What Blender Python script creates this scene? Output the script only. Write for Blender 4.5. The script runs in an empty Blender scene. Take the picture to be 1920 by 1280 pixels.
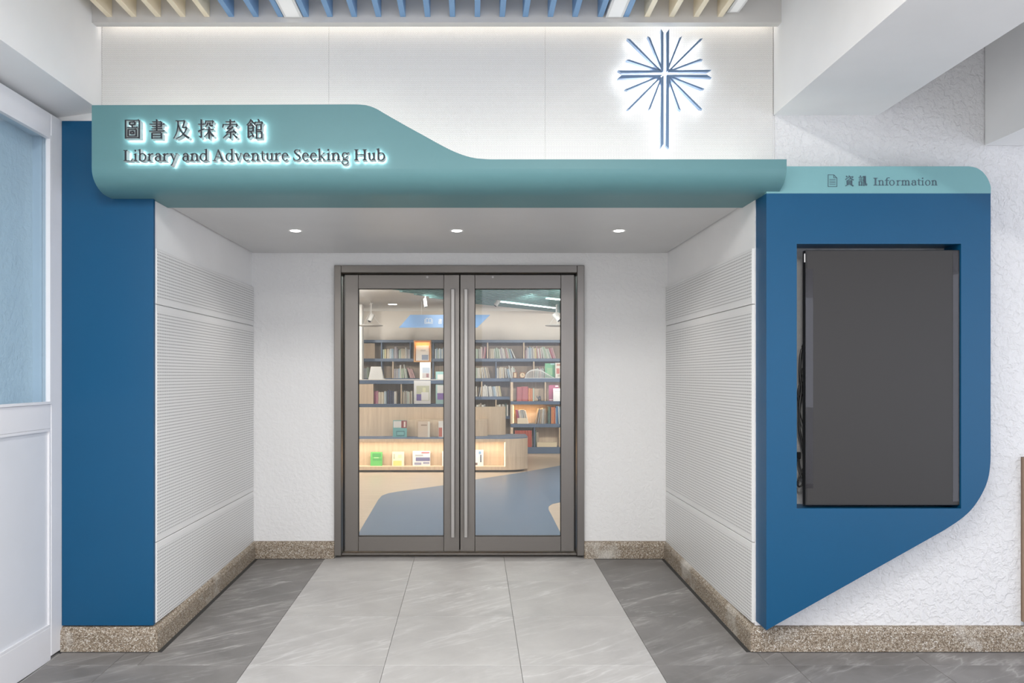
import bpy, bmesh, math, random
from mathutils import Vector
from mathutils.geometry import tessellate_polygon
random.seed(7)
sc = bpy.context.scene
COL = sc.collection

# ------------------------------------------------------------------ camera, world, exposure
EYE = 1.391                      # camera height over the corridor floor at the front wall
F, PX, PY = 1430.0, 885.0, 703.0 # focal length and principal point of the 1920x1280 photograph
cd = bpy.data.cameras.new('camera'); cam = bpy.data.objects.new('camera', cd); COL.objects.link(cam)
cam.location = (0, 0, EYE); cam.rotation_euler = (math.pi/2, 0, 0)
cd.sensor_width = 36; cd.lens = 36*F/1920; cd.shift_x = (960-PX)/1920; cd.shift_y = (PY-640)/1920
cd.clip_start = 0.05
sc.camera = cam
w = bpy.data.worlds.new('world'); sc.world = w; w.use_nodes = True
bg = w.node_tree.nodes['Background']; bg.inputs[0].default_value = (0.85, 0.89, 1.0, 1); bg.inputs[1].default_value = 1.95
sc.view_settings.view_transform = 'Standard'; sc.view_settings.look = 'None'
sc.view_settings.gamma = 1; sc.view_settings.use_curve_mapping = False
sc.view_settings.exposure = 0.31
sc.cycles.use_denoising = True
sc.cycles.max_bounces = 10; sc.cycles.diffuse_bounces = 6; sc.cycles.transparent_max_bounces = 16

def area(name, loc, sx, sy, power, color=(1, 1, 1), rot=(0, 0, 0)):
    l = bpy.data.lights.new(name, 'AREA'); l.shape = 'RECTANGLE'; l.size = sx; l.size_y = sy
    l.energy = power; l.color = color
    o = bpy.data.objects.new(name, l); o.location = loc; o.rotation_euler = rot; COL.objects.link(o); return o
# library luminaires in its ceiling (in front of the stretch that shows through the doors)
LIBP = 22
for i, (x, y) in enumerate(((-2.6, 7.2), (0.0, 7.2), (2.6, 7.2), (-2.6, 9.2), (0.2, 9.0), (2.6, 9.2))):
    area('library_light', (x, y, 2.5), 1.2, 0.5, LIBP, (1.0, 0.97, 0.93))
# corridor luminaires over and behind the camera
for i, (x, y) in enumerate(((-1.0, 1.2), (0.7, 1.2), (-1.0, -1.5), (0.7, -1.5))):
    area('corridor_light', (x, y, 3.13), 0.1, 1.2, 58, (1.0, 0.97, 0.93))

# track spotlights washing the bookcases, and the cove light on top of the tall bookcase
for i, (x, y, tx, ty) in enumerate(((-2.0, 10.4, -2.2, 13.3), (-0.6, 10.2, -0.6, 13.3), (0.8, 10.2, 0.9, 13.3), (2.0, 10.4, 1.9, 13.1))):
    l = bpy.data.lights.new('track_spot', 'SPOT'); l.energy = 95; l.spot_size = math.radians(70); l.spot_blend = .8; l.shadow_soft_size = .06; l.color = (1, .95, .88)
    o = bpy.data.objects.new('track_spot', l); COL.objects.link(o); o.location = (x, y, 2.42)
    o.rotation_euler = (Vector((tx, ty, 1.25))-o.location).to_track_quat('-Z', 'Y').to_euler()
for x in (-2.3, 2.3): area('ceiling_fill_light', (x, 9.8, 2.2), 1.6, 0.1, 26, (1.0, 0.96, 0.9), (math.pi, 0, 0))  # unseen upward fill lamps, added to brighten the library ceiling
area('bookcase_cove', (-.2, 13.45, 2.03), 5.5, 0.05, 5, (1.0, 0.94, 0.86), (math.pi, 0, 0))
# ------------------------------------------------------------------ helpers
def X(px, d): return (px-PX)*d/F
def Z(py, d): return EYE + (PY-py)*d/F
def FL(d): return 0.03*(d-3.87)          # the corridor floor climbs gently to the doors
LF = 0.052                               # library floor level
def R(a): return math.radians(a)

def link(o, parent=None):
    COL.objects.link(o)
    if parent is not None:
        o.parent = parent
        o.location = Vector(o.location) - world_loc(parent)
    return o
def world_loc(o):
    v = Vector((0, 0, 0))
    while o is not None:
        v += Vector(o.location); o = o.parent
    return v
def tag(o, label=None, cat=None, group=None, kind=None):
    if label: o['label'] = label
    if cat: o['category'] = cat
    if group: o['group'] = group
    if kind: o['kind'] = kind
    return o
def empty(name, loc, label=None, cat=None, group=None, kind=None):
    o = bpy.data.objects.new(name, None); o.empty_display_size = .05; o.location = loc; COL.objects.link(o)
    return tag(o, label, cat, group, kind)

class MB:
    def __init__(s): s.v = []; s.f = []; s.m = []
    def add(s, vs, fs, m=0):
        b = len(s.v); s.v += [tuple(v) for v in vs]
        for f in fs:
            s.f.append([b+i for i in f]); s.m.append(m)
        return s
    def box(s, x0, x1, y0, y1, z0, z1, m=0):
        vs = [(x, y, z) for z in (z0, z1) for y in (y0, y1) for x in (x0, x1)]
        return s.add(vs, [(0,2,3,1), (4,5,7,6), (0,1,5,4), (2,6,7,3), (0,4,6,2), (1,3,7,5)], m)
    def bbox(s, x0, x1, y0, y1, z0, z1, b=.004, m=0):
        """box with chamfered edges"""
        b = min(b, (x1-x0)*.45, (y1-y0)*.45, (z1-z0)*.45)
        X_, Y_, Z_ = (x0, x1), (y0, y1), (z0, z1); vs = []; idx = {}
        for i in (0, 1):
            for j in (0, 1):
                for k in (0, 1):
                    sx, sy, sz = (1, -1)[i], (1, -1)[j], (1, -1)[k]
                    for a in range(3):
                        p = [X_[i]+sx*b, Y_[j]+sy*b, Z_[k]+sz*b]; p[a] = (X_[i], Y_[j], Z_[k])[a]
                        idx[i, j, k, a] = len(vs); vs.append(tuple(p))
        fs = []
        for a in range(3):
            for e in (0, 1):
                q = []
                for (u, v) in ((0,0), (1,0), (1,1), (0,1)):
                    t = [0, 0, 0]; t[a] = e; t[(a+1) % 3] = u; t[(a+2) % 3] = v
                    q.append(idx[t[0], t[1], t[2], a])
                fs.append(q if e else q[::-1])
        for a in range(3):
            b1, b2 = (a+1) % 3, (a+2) % 3
            for u in (0, 1):
                for v in (0, 1):
                    t0 = [0]*3; t0[b1] = u; t0[b2] = v; t1 = list(t0); t1[a] = 1
                    q = [idx[t0[0],t0[1],t0[2],b1], idx[t1[0],t1[1],t1[2],b1], idx[t1[0],t1[1],t1[2],b2], idx[t0[0],t0[1],t0[2],b2]]
                    fs.append(q if u != v else q[::-1])
        for i in (0, 1):
            for j in (0, 1):
                for k in (0, 1):
                    q = [idx[i,j,k,0], idx[i,j,k,1], idx[i,j,k,2]]
                    fs.append(q if (i+j+k) % 2 else q[::-1])
        return s.add(vs, fs, m)
    def extrude_xz(s, loops, y0, y1, mf=0, ms=None, mb=None):
        """flat outline(s) in x,z (first outer, then holes) given depth from y0 (front) to y1"""
        ms = mf if ms is None else ms; mb = mf if mb is None else mb
        tris = tessellate_polygon([[Vector((p[0], p[1], 0)) for p in l] for l in loops])
        pts = [p for l in loops for p in l]; n = len(pts)
        vs = [(p[0], y0, p[1]) for p in pts] + [(p[0], y1, p[1]) for p in pts]
        def ori(t):
            a, b, c = (pts[i] for i in t)
            return (b[0]-a[0])*(c[1]-a[1])-(b[1]-a[1])*(c[0]-a[0])
        ff = [t if ori(t) > 0 else t[::-1] for t in tris]
        s.add(vs, [], 0); b = len(s.v)-2*n
        for t in ff:
            s.f.append([b+i for i in t]); s.m.append(mf)
            s.f.append([b+n+i for i in t[::-1]]); s.m.append(mb)
        o = 0
        for li, l in enumerate(loops):
            k = len(l)
            A = sum(l[i][0]*l[(i+1) % k][1]-l[(i+1) % k][0]*l[i][1] for i in range(k))
            for i in range(k):
                j = (i+1) % k; q = [b+o+i, b+n+o+i, b+n+o+j, b+o+j]
                if (A < 0) != (li > 0): q = q[::-1]
                s.f.append(q); s.m.append(ms)
            o += k
        return s
    def prism(s, prof, a0, a1, axis='x', m=0):
        """closed profile swept along an axis; prof is (y,z) for x, (x,y) for z"""
        n = len(prof)
        if axis == 'x': vs = [(a, p[0], p[1]) for a in (a0, a1) for p in prof]
        elif axis == 'z': vs = [(p[0], p[1], a) for a in (a0, a1) for p in prof]
        else: vs = [(p[0], a, p[1]) for a in (a0, a1) for p in prof]
        fs = [[i, (i+1) % n, n+(i+1) % n, n+i] for i in range(n)] + [list(range(n))[::-1], list(range(n, 2*n))]
        return s.add(vs, fs, m)
    def tube(s, pts, r, n=8, m=0, closed=False):
        pts = [Vector(p) for p in pts]; k = len(pts); rings = []
        up = Vector((0, 0, 1))
        for i, p in enumerate(pts):
            if closed: t = pts[(i+1) % k]-pts[i-1]
            else: t = pts[min(i+1, k-1)]-pts[max(i-1, 0)]
            t.normalize()
            a = t.cross(up if abs(t.z) < .95 else Vector((1, 0, 0))).normalized(); c = a.cross(t)
            rr = r[i] if isinstance(r, (list, tuple)) else r
            rings.append([p + a*math.cos(2*math.pi*j/n)*rr + c*math.sin(2*math.pi*j/n)*rr for j in range(n)])
        vs = [v for q in rings for v in q]; fs = []
        for i in range(k if closed else k-1):
            i2 = (i+1) % k
            for j in range(n):
                j2 = (j+1) % n; fs.append([i*n+j, i*n+j2, i2*n+j2, i2*n+j])
        if not closed: fs += [list(range(n))[::-1], [(k-1)*n+j for j in range(n)]]
        return s.add(vs, fs, m)
    def lathe(s, c, prof, n=24, m=0, ring=False):
        """profile of (radius, z) about a vertical axis at c"""
        vs = [(c[0]+r*math.cos(2*math.pi*j/n), c[1]+r*math.sin(2*math.pi*j/n), c[2]+z) for r, z in prof for j in range(n)]
        fs = []
        for i in range(len(prof)-1):
            for j in range(n):
                j2 = (j+1) % n; fs.append([i*n+j, i*n+j2, (i+1)*n+j2, (i+1)*n+j])
        if ring:
            k = len(prof)-1
            for j in range(n):
                j2 = (j+1) % n; fs.append([k*n+j, k*n+j2, j2, j])
        else: fs += [list(range(n))[::-1], [(len(prof)-1)*n+j for j in range(n)]]
        return s.add(vs, fs, m)
    def build(s, name, mats, parent=None, origin=None, smooth=False, fix=True):
        if not isinstance(mats, (list, tuple)): mats = [mats]
        if origin is None:
            xs, ys, zs = zip(*s.v); origin = ((min(xs)+max(xs))/2, (min(ys)+max(ys))/2, min(zs))
        me = bpy.data.meshes.new(name); o = Vector(origin)
        me.from_pydata([tuple(Vector(v)-o) for v in s.v], [], s.f)
        for mt in mats: me.materials.append(mt)
        me.polygons.foreach_set('material_index', s.m)
        if fix:
            bm = bmesh.new(); bm.from_mesh(me); bmesh.ops.recalc_face_normals(bm, faces=bm.faces); bm.to_mesh(me); bm.free()
        if smooth:
            me.polygons.foreach_set('use_smooth', [True]*len(me.polygons))
            me.set_sharp_from_angle(angle=R(35))
        me.update()
        ob = bpy.data.objects.new(name, me); ob.location = origin
        return link(ob, parent)
W0 = (0, 0, 0)
def struct(name, mb, mats, label=None, parent=None, smooth=False):
    o = mb.build(name, mats, parent, W0, smooth)
    if parent is None: tag(o, label, 'structure', None, 'structure')
    return o

# ------------------------------------------------------------------ materials
class NT:
    def __init__(s, name):
        s.mat = bpy.data.materials.new(name); s.mat.use_nodes = True; s.t = s.mat.node_tree
        s.b = s.t.nodes['Principled BSDF']
    def n(s, typ, **kw):
        nd = s.t.nodes.new(typ)
        for k, v in kw.items(): setattr(nd, k, v)
        return nd
    def l(s, a, b): s.t.links.new(a, b)
    def co(s, scale=(1, 1, 1), rot=(0, 0, 0), rand=False):
        tc = s.n('ShaderNodeTexCoord'); mp = s.n('ShaderNodeMapping')
        mp.inputs['Scale'].default_value = scale; mp.inputs['Rotation'].default_value = rot
        src = tc.outputs['Object']
        if rand:
            oi = s.n('ShaderNodeObjectInfo'); ml = s.n('ShaderNodeMath', operation='MULTIPLY'); ml.inputs[1].default_value = 57
            s.l(oi.outputs['Random'], ml.inputs[0]); ad = s.n('ShaderNodeVectorMath', operation='ADD')
            s.l(src, ad.inputs[0]); s.l(ml.outputs[0], ad.inputs[1]); src = ad.outputs[0]
        s.l(src, mp.inputs[0]); return mp.outputs[0]
    def noise(s, co, scale, detail=4, rough=.55, dist=0):
        nd = s.n('ShaderNodeTexNoise'); nd.inputs['Scale'].default_value = scale; nd.inputs['Detail'].default_value = detail
        nd.inputs['Roughness'].default_value = rough; nd.inputs['Distortion'].default_value = dist
        s.l(co, nd.inputs['Vector']); return nd.outputs['Fac']
    def ramp(s, fac, stops):
        r = s.n('ShaderNodeValToRGB'); e = r.color_ramp.elements
        while len(e) < len(stops): e.new(.5)
        for i, (p, c) in enumerate(stops):
            e[i].position = p; e[i].color = (*c, 1) if len(c) == 3 else c
        s.l(fac, r.inputs[0]); return r.outputs[0]
    def math(s, op, a, b=None, c=None):
        nd = s.n('ShaderNodeMath', operation=op)
        for i, q in enumerate((a, b, c)):
            if q is None: continue
            if isinstance(q, (int, float)): nd.inputs[i].default_value = q
            else: s.l(q, nd.inputs[i])
        return nd.outputs[0]
    def mix(s, fac, a, b):
        nd = s.n('ShaderNodeMix', data_type='RGBA')
        if isinstance(fac, (int, float)): nd.inputs[0].default_value = fac
        else: s.l(fac, nd.inputs[0])
        for i, q in ((6, a), (7, b)):
            if isinstance(q, tuple): nd.inputs[i].default_value = (*q, 1)
            else: s.l(q, nd.inputs[i])
        return nd.outputs[2]
    def bump(s, h, strength=.3, dist=.01):
        b = s.n('ShaderNodeBump'); b.inputs['Strength'].default_value = strength; b.inputs['Distance'].default_value = dist
        s.l(h, b.inputs['Height']); s.l(b.outputs[0], s.b.inputs['Normal'])
    def set(s, color=None, rough=None, metal=None, spec=None):
        if color is not None:
            if isinstance(color, tuple): s.b.inputs['Base Color'].default_value = (*color, 1)
            else: s.l(color, s.b.inputs['Base Color'])
        if rough is not None:
            if isinstance(rough, (int, float)): s.b.inputs['Roughness'].default_value = rough
            else: s.l(rough, s.b.inputs['Roughness'])
        if metal is not None: s.b.inputs['Metallic'].default_value = metal
        if spec is not None: s.b.inputs['Specular IOR Level'].default_value = spec
        return s

def paint(name, c, rough=.5, grain=.0, spec=.5, var=.06):
    m = NT(name); co = m.co()
    f = m.noise(co, 3.0, 3)
    m.set(m.mix(f, tuple(x*(1-var) for x in c), tuple(min(1, x*(1+var)) for x in c)), rough, 0, spec)
    if grain: m.bump(m.noise(co, 420, 2), grain, .002)
    return m.mat
def plaster(name, c, scale=34, strength=.6):
    m = NT(name); co = m.co()
    h1 = m.noise(co, scale, 4, .55, .35); h2 = m.noise(co, scale*3.1, 2, .5, .2)
    h = m.math('ADD', m.ramp(h1, [(.40, (0, 0, 0)), (.58, (1, 1, 1))]), m.math('MULTIPLY', h2, .5))
    m.bump(h, strength, .006)
    f = m.noise(co, 1.4, 3)
    m.set(m.mix(f, tuple(x*.95 for x in c), c), .7, 0, .3)
    return m.mat
def perf(name, c, plane, pitch, r, hexa=False, hole=(.10, .10, .105)):
    m = NT(name); tc = m.n('ShaderNodeTexCoord'); sp = m.n('ShaderNodeSeparateXYZ'); m.l(tc.outputs['Object'], sp.inputs[0])
    u = m.math('DIVIDE', sp.outputs['XY'.index(plane)], pitch); v = m.math('DIVIDE', sp.outputs[2], pitch*(.87 if hexa else 1))
    if hexa:
        row = m.math('FLOOR', v); par = m.math('FRACT', m.math('MULTIPLY', row, .5)); u = m.math('ADD', u, par)
    du = m.math('SUBTRACT', m.math('FRACT', u), .5); dv = m.math('SUBTRACT', m.math('FRACT', v), .5)
    d = m.math('SQRT', m.math('ADD', m.math('MULTIPLY', du, du), m.math('MULTIPLY', dv, dv)))
    hole_f = m.math('LESS_THAN', d, r/pitch)
    m.set(m.mix(hole_f, c, hole), .42, 0, .5)
    m.bump(m.math('SUBTRACT', 1.0, hole_f), .35, .002)
    return m.mat
def stone(name, c0, c1, vein):
    m = NT(name); co = m.co((1, 1, 1), (0, 0, 0), True)
    base = m.noise(co, 3.2, 6, .62, .4)
    def along(ang, sx, sy):
        a = m.co((1, 1, 1), (0, 0, R(-ang)), True); q = m.n('ShaderNodeVectorMath', operation='MULTIPLY')
        m.l(a, q.inputs[0]); q.inputs[1].default_value = (sx, sy, 1); return q.outputs[0]
    n1 = m.noise(along(36, .42, 2.3), 1.5, 5, .58, .18)
    v1 = m.ramp(m.math('ABSOLUTE', m.math('SUBTRACT', n1, .5)), [(0, (1, 1, 1)), (.012, (.30,)*3), (.045, (0, 0, 0))])
    n2 = m.noise(along(28, .5, 2.8), 2.6, 5, .6, .22)
    v2 = m.ramp(m.math('ABSOLUTE', m.math('SUBTRACT', n2, .52)), [(0, (.55,)*3), (.008, (.12,)*3), (.03, (0, 0, 0))])
    msk = m.ramp(m.noise(co, 2.3, 3), [(.40, (.08,)*3), (.64, (.62,)*3)])
    vv = m.math('MULTIPLY', m.math('MAXIMUM', v1, v2), msk)
    col = m.mix(m.ramp(base, [(.3, (0, 0, 0)), (.72, (1, 1, 1))]), c0, c1)
    col = m.mix(vv, col, vein)
    m.set(col, m.ramp(base, [(.2, (.38,)*3), (.8, (.5,)*3)]), 0, .5)
    m.bump(m.noise(co, 60, 4), .05, .002)
    return m.mat
def terrazzo(name):
    m = NT(name); co = m.co()
    v = m.n('ShaderNodeTexVoronoi'); v.inputs['Scale'].default_value = 230; m.l(co, v.inputs['Vector'])
    sp = m.n('ShaderNodeSeparateColor'); m.l(v.outputs['Color'], sp.inputs[0])
    chips = m.ramp(sp.outputs[0], [(0, (.10, .07, .045)), (.3, (.20, .155, .11)), (.6, (.30, .245, .185)), (.85, (.42, .37, .30)), (1, (.62, .60, .56))])
    sm = m.ramp(m.noise(co, 2.6, 5, .6), [(.57, (0, 0, 0)), (.72, (.75,)*3)])
    col = m.mix(sm, chips, (.62, .60, .56))
    m.set(col, .6, 0, .4); m.bump(sp.outputs[1], .5, .003)
    return m.mat
def wood(name, c0, c1, axis='z', rough=.45):
    m = NT(name); sc_ = {'z': (30, 30, 1.6), 'x': (1.6, 30, 30), 'y': (30, 1.6, 30)}[axis]; co = m.co(sc_)
    f = m.noise(co, 1.0, 6, .62, .5)
    m.set(m.mix(m.ramp(f, [(.3, (0, 0, 0)), (.7, (1, 1, 1))]), c0, c1), rough, 0, .4)
    m.bump(f, .08, .002); return m.mat
def steel(name, c, rough=.34, axis='z'):
    m = NT(name); sc_ = {'z': (260, 260, 3), 'x': (3, 260, 260)}[axis]; co = m.co(sc_)
    f = m.noise(co, 1.0, 3)
    m.set(m.mix(f, tuple(x*.9 for x in c), c), m.ramp(f, [(.2, (rough*.85,)*3), (.8, (rough*1.15,)*3)]), 1.0)
    m.bump(f, .04, .001); return m.mat
def emit(name, c, s):
    m = NT(name); m.set((.8, .8, .8), .5); m.b.inputs['Emission Color'].default_value = (*c, 1); m.b.inputs['Emission Strength'].default_value = s
    return m.mat
def glass(name, tint, ior=1.5, k=1.0):
    m = NT(name); t = m.t; out = t.nodes['Material Output']; t.nodes.remove(m.b)
    lw = m.n('ShaderNodeLayerWeight'); lw.inputs['Blend'].default_value = .5; f0 = ((ior-1)/(ior+1))**2
    fr = m.math('ADD', f0, m.math('MULTIPLY', 1-f0, m.math('POWER', lw.outputs['Facing'], 5.0)))   # Schlick, same from both faces
    tr = m.n('ShaderNodeBsdfTransparent'); tr.inputs[0].default_value = (*tint, 1)
    gl = m.n('ShaderNodeBsdfGlossy'); gl.inputs['Roughness'].default_value = .0
    mx = m.n('ShaderNodeMixShader'); m.l(m.math('MULTIPLY', fr, k), mx.inputs[0]); m.l(tr.outputs[0], mx.inputs[1]); m.l(gl.outputs[0], mx.inputs[2])
    m.l(mx.outputs[0], out.inputs[0]); return m.mat

M = {}
M['plaster'] = plaster('white_textured_plaster', (.72, .72, .73))
M['plaster_soft'] = plaster('white_fine_plaster', (.76, .76, .76), 30, .32)
M['wall'] = paint('white_wall_paint', (.80, .80, .80), .6)
M['beam'] = paint('white_beam_paint', (.80, .80, .80), .6, .05)
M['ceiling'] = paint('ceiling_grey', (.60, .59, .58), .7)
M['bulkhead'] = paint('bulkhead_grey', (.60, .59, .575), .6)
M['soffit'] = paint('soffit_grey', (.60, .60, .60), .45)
M['blue'] = paint('deep_blue_paint', (.0, .069, .165), .40, .10, .38, .04)
M['teal'] = paint('teal_paint', (.103, .234, .253), .48, .08, .4, .03)
M['teal_band'] = paint('teal_band_paint', (.17, .36, .385), .48, .06, .4, .03)
M['perf'] = perf('perforated_white_panel', (.74, .74, .735), 'Y', .0165, .0036)
M['perf_fine'] = perf('fine_perforated_panel', (.73, .725, .715), 'X', .0068, .0018, True, (.30, .295, .29))
M['panel_white'] = paint('panel_margin_white', (.74, .74, .735), .42)
M['light_stone'] = stone('pale_grey_stone', (.37, .36, .355), (.48, .47, .46), (.66, .655, .65))
M['dark_stone'] = stone('dark_grey_stone', (.135, .13, .127), (.225, .215, .21), (.50, .49, .48))
M['grout'] = paint('grout_grey', (.42, .415, .41), .8)
M['seal'] = paint('black_sealant', (.035, .035, .035), .6)
M['terrazzo'] = terrazzo('washed_terrazzo')
M['steel'] = steel('brushed_steel', (.215, .20, .186))
M['steel_x'] = steel('brushed_steel_horizontal', (.215, .20, .186), .34, 'x')
M['handle'] = steel('pale_steel_handle', (.40, .385, .37), .42)
M['dark_gap'] = paint('dark_gap', (.012, .01, .01), .7)
M['glass'] = glass('door_glass', (.955, .97, .965))
M['blue_glass'] = glass('blue_tinted_glass', (.86, .93, .97), 1.45)
M['door_paint'] = paint('white_door_paint', (.72, .72, .745), .42)
M['door_panel'] = paint('pale_door_panel', (.66, .675, .71), .42)
M['cream'] = paint('cream_slat', (.84, .74, .56), .5)
M['slat_blue'] = paint('blue_slat', (.19, .35, .58), .5)
M['led_white'] = emit('led_diffuser', (1, .99, .97), .12)
M['led_frame'] = paint('white_aluminium', (.72, .72, .72), .4)
M['cove'] = emit('cove_led', (1, .93, .84), 5)
M['cove_low'] = emit('cove_led_low', (1, .95, .88), 10)
M['downlight'] = emit('downlight_lens', (1, .97, .92), 18)
M['letter_face'] = paint('dark_grey_letter_face', (.028, .03, .038), .6, 0, .25)
M['letter_side'] = paint('acrylic_side', (.62, .61, .61), .5)
M['letter_back'] = emit('letter_halo_led', (1, 1, .98), 22)
M['cross_face'] = paint('blue_steel_face', (.13, .21, .34), .35)
M['cross_side'] = paint('pale_blue_steel_side', (.34, .48, .70), .35)
M['cross_back'] = emit('emblem_halo_led', (.92, .97, 1), 11)
M['print_dark'] = paint('dark_slate_print', (.055, .095, .125), .6)
M['screen'] = NT('dark_screen').set((.032, .030, .029), .40, 0, .35).mat
M['black'] = paint('black_plastic', (.012, .012, .013), .4)
M['film'] = glass('clear_film', (.80, .79, .81), 1.5, .9)
M['recess'] = plaster('bare_recess_plaster', (.42, .42, .42), 30, .3)
M['brown_trim'] = paint('brown_painted_timber', (.30, .21, .15), .6)
# library
M['oak'] = wood('pale_oak', (.60, .46, .33), (.74, .59, .44))
M['orange_oak'] = wood('orange_toned_oak', (.72, .36, .14), (.82, .45, .20))  # oak grain coloured orange, for the cubby frame and back
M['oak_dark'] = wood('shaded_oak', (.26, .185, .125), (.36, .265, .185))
M['slate'] = paint('slate_blue_laminate', (.085, .13, .215), .42)
M['slate_top'] = paint('slate_blue_bench_top', (.16, .22, .33), .5)
M['lib_wall'] = paint('cream_wall', (.74, .68, .62), .7)
M['lib_ceiling'] = paint('white_ceiling', (.76, .74, .71), .7)
M['vinyl'] = wood('beige_vinyl', (.50, .41, .33), (.57, .48, .39), 'x', .38)
M['blue_vinyl'] = paint('blue_vinyl', (.112, .178, .275), .38)
M['lib_teal'] = paint('teal_fin', (.17, .34, .35), .5)
M['warm'] = emit('warm_led', (1, .72, .42), 7)
M['orange_led'] = emit('orange_led', (1, .55, .2), 9)
M['white_led'] = emit('white_shelf_led', (1, .96, .92), 7)
M['bar_led'] = emit('linear_led', (.86, 1, .95), 5)
M['white'] = paint('white_plastic', (.82, .81, .80), .4)
M['sign_blue'] = paint('bright_blue_sign', (.19, .38, .72), .45)
M['print_white'] = paint('white_print', (.85, .86, .87), .6)
M['pages'] = paint('book_pages', (.78, .74, .66), .8)
M['plinth'] = paint('dark_plinth', (.10, .10, .10), .6)
_cc = {}
def colour(c):
    if c not in _cc: _cc[c] = paint('book_cover_%d' % len(_cc), c, .5)
    return _cc[c]

# ------------------------------------------------------------------ the setting: corridor shell
LX, RX = -2.07, 2.785          # corridor wall line on the left, end of the front wall on the right
NL, NR = -1.617, 1.437         # entrance recess walls
FW, BW = 3.87, 5.60            # front wall plane, door wall plane
CEIL = 3.35
SOF = EYE+.895
# floor: slab with tiles laid on it as parts
fl = MB()
fl.add([(-3.0, -4, FL(-4)-.008), (5.6, -4, FL(-4)-.008), (5.6, 5.76, FL(5.76)-.008), (-3.0, 5.76, FL(5.76)-.008),
        (-3.0, -4, FL(-4)-.12), (5.6, -4, FL(-4)-.12), (5.6, 5.76, FL(5.76)-.12), (-3.0, 5.76, FL(5.76)-.12)],
       [(0,1,2,3), (7,6,5,4), (0,4,5,1), (1,5,6,2), (2,6,7,3), (3,7,4,0)])
floor = struct('floor', fl, M['grout'], 'grey stone tiled corridor floor with a pale strip leading to the doors')
SL = math.atan(.03)
def tile(x0, x1, y0, y1, mat):
    g = .0009; mb = MB(); cx, cy = (x0+x1)/2, (y0+y1)/2; hx, hy = (x1-x0)/2-g, (y1-y0)/2-g
    mb.bbox(-hx, hx, -hy, hy, -.008, 0, .0012)
    o = mb.build('tile', mat, None, (0, 0, 0)); o.parent = floor
    o.location = (cx, cy, FL(cy)); o.rotation_euler = (SL, 0, 0)
rows = [1.65, 2.325, 3.0, 3.675, 4.35, 5.025, 5.665]
lc = [-1.077, -.4215, .234, .8895]
for r0, r1 in zip(rows, rows[1:]):
    for c0, c1 in zip(lc, lc[1:]): tile(c0, c1, r0, r1, M['light_stone'])
    if r1 <= 3.7:
        for c0, c1 in ((-2.06, -1.737), (-1.737, -1.077), (.8895, 1.5495), (1.5495, 2.2095), (2.2095, 2.8695), (2.8695, 3.5295)):
            tile(c0, c1, r0, r1, M['dark_stone'])
    else:
        tile(NL+.005, -1.077, r0, min(r1, 5.595), M['dark_stone']); tile(.8895, NR-.005, r0, min(r1, 5.595), M['dark_stone'])
tile(-2.06, -1.737, 3.675, 3.865, M['dark_stone']); tile(-1.737, NL+.005, 3.675, 3.865, M['dark_stone'])
tile(NR-.005, 1.5495, 3.675, 3.865, M['dark_stone'])
tile(1.5495, 2.2095, 3.675, 3.865, M['dark_stone']); tile(2.2095, 2.8695, 3.675, 3.865, M['dark_stone']); tile(2.8695, 3.53, 3.675, 3.865, M['dark_stone'])

# door wall at the back of the recess, with the opening
DX0, DX1 = X(628, 5.6), X(1094.5, 5.6); DTOP = Z(498, 5.6)
mb = MB(); mb.box(NL-.1, DX0, BW, BW+.2, -.1, 2.75); mb.box(DX1, NR+.1, BW, BW+.2, -.1, 2.75); mb.box(DX0, DX1, BW, BW+.2, DTOP, 2.75)
struct('wall_back', mb, M['plaster_soft'], 'white rendered wall around the double glass doors')
# recess side walls
mb = MB(); mb.box(NL-.10, NL, FW+.005, BW, -.1, 2.75); struct('wall_recess_left', mb, M['wall'], 'smooth white side wall of the entrance recess, on the left')
mb = MB(); mb.box(NR, NR+.10, FW+.005, BW, -.1, 2.75); struct('wall_recess_right', mb, M['wall'], 'smooth white side wall of the entrance recess, on the right')
# front wall pieces
mb = MB(); mb.box(LX-.3, NL-.1, FW, FW+.15, -.1, CEIL); mb.box(NL-.1, NL, FW, FW+.005, -.1, 2.3)
struct('wall_front_left', mb, M['wall'], 'white wall strip behind the dark blue pillar panel')
mb = MB(); mb.box(NR+.1, RX, FW, FW+.15, -.1, CEIL); mb.box(NR, NR+.1, FW, FW+.005, -.1, 2.3); mb.box(RX, RX+.12, FW, FW+.15, Z(858, 3.84)+.002, CEIL)
struct('wall_front_right', mb, M['plaster'], 'white rough plaster wall around the information board')
mb = MB(); mb.box(NL-.1, NR+.1, FW+.03, FW+.15, 2.35, CEIL); struct('wall_front_upper', mb, M['wall'], 'white wall behind the perforated fascia')
mb = MB(); mb.box(RX+.004, RX+.12, FW-.03, FW+.12, Z(1168, 3.84), Z(858, 3.84)); struct('trim_1', mb, M['brown_trim'], 'brown timber post at the far right edge of the wall')
mb = MB(); mb.box(RX+.12, 5.6, FW, FW+.15, -.1, CEIL); struct('wall_front_far_right', mb, M['plaster'], 'white wall going on past the brown post')
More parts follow.
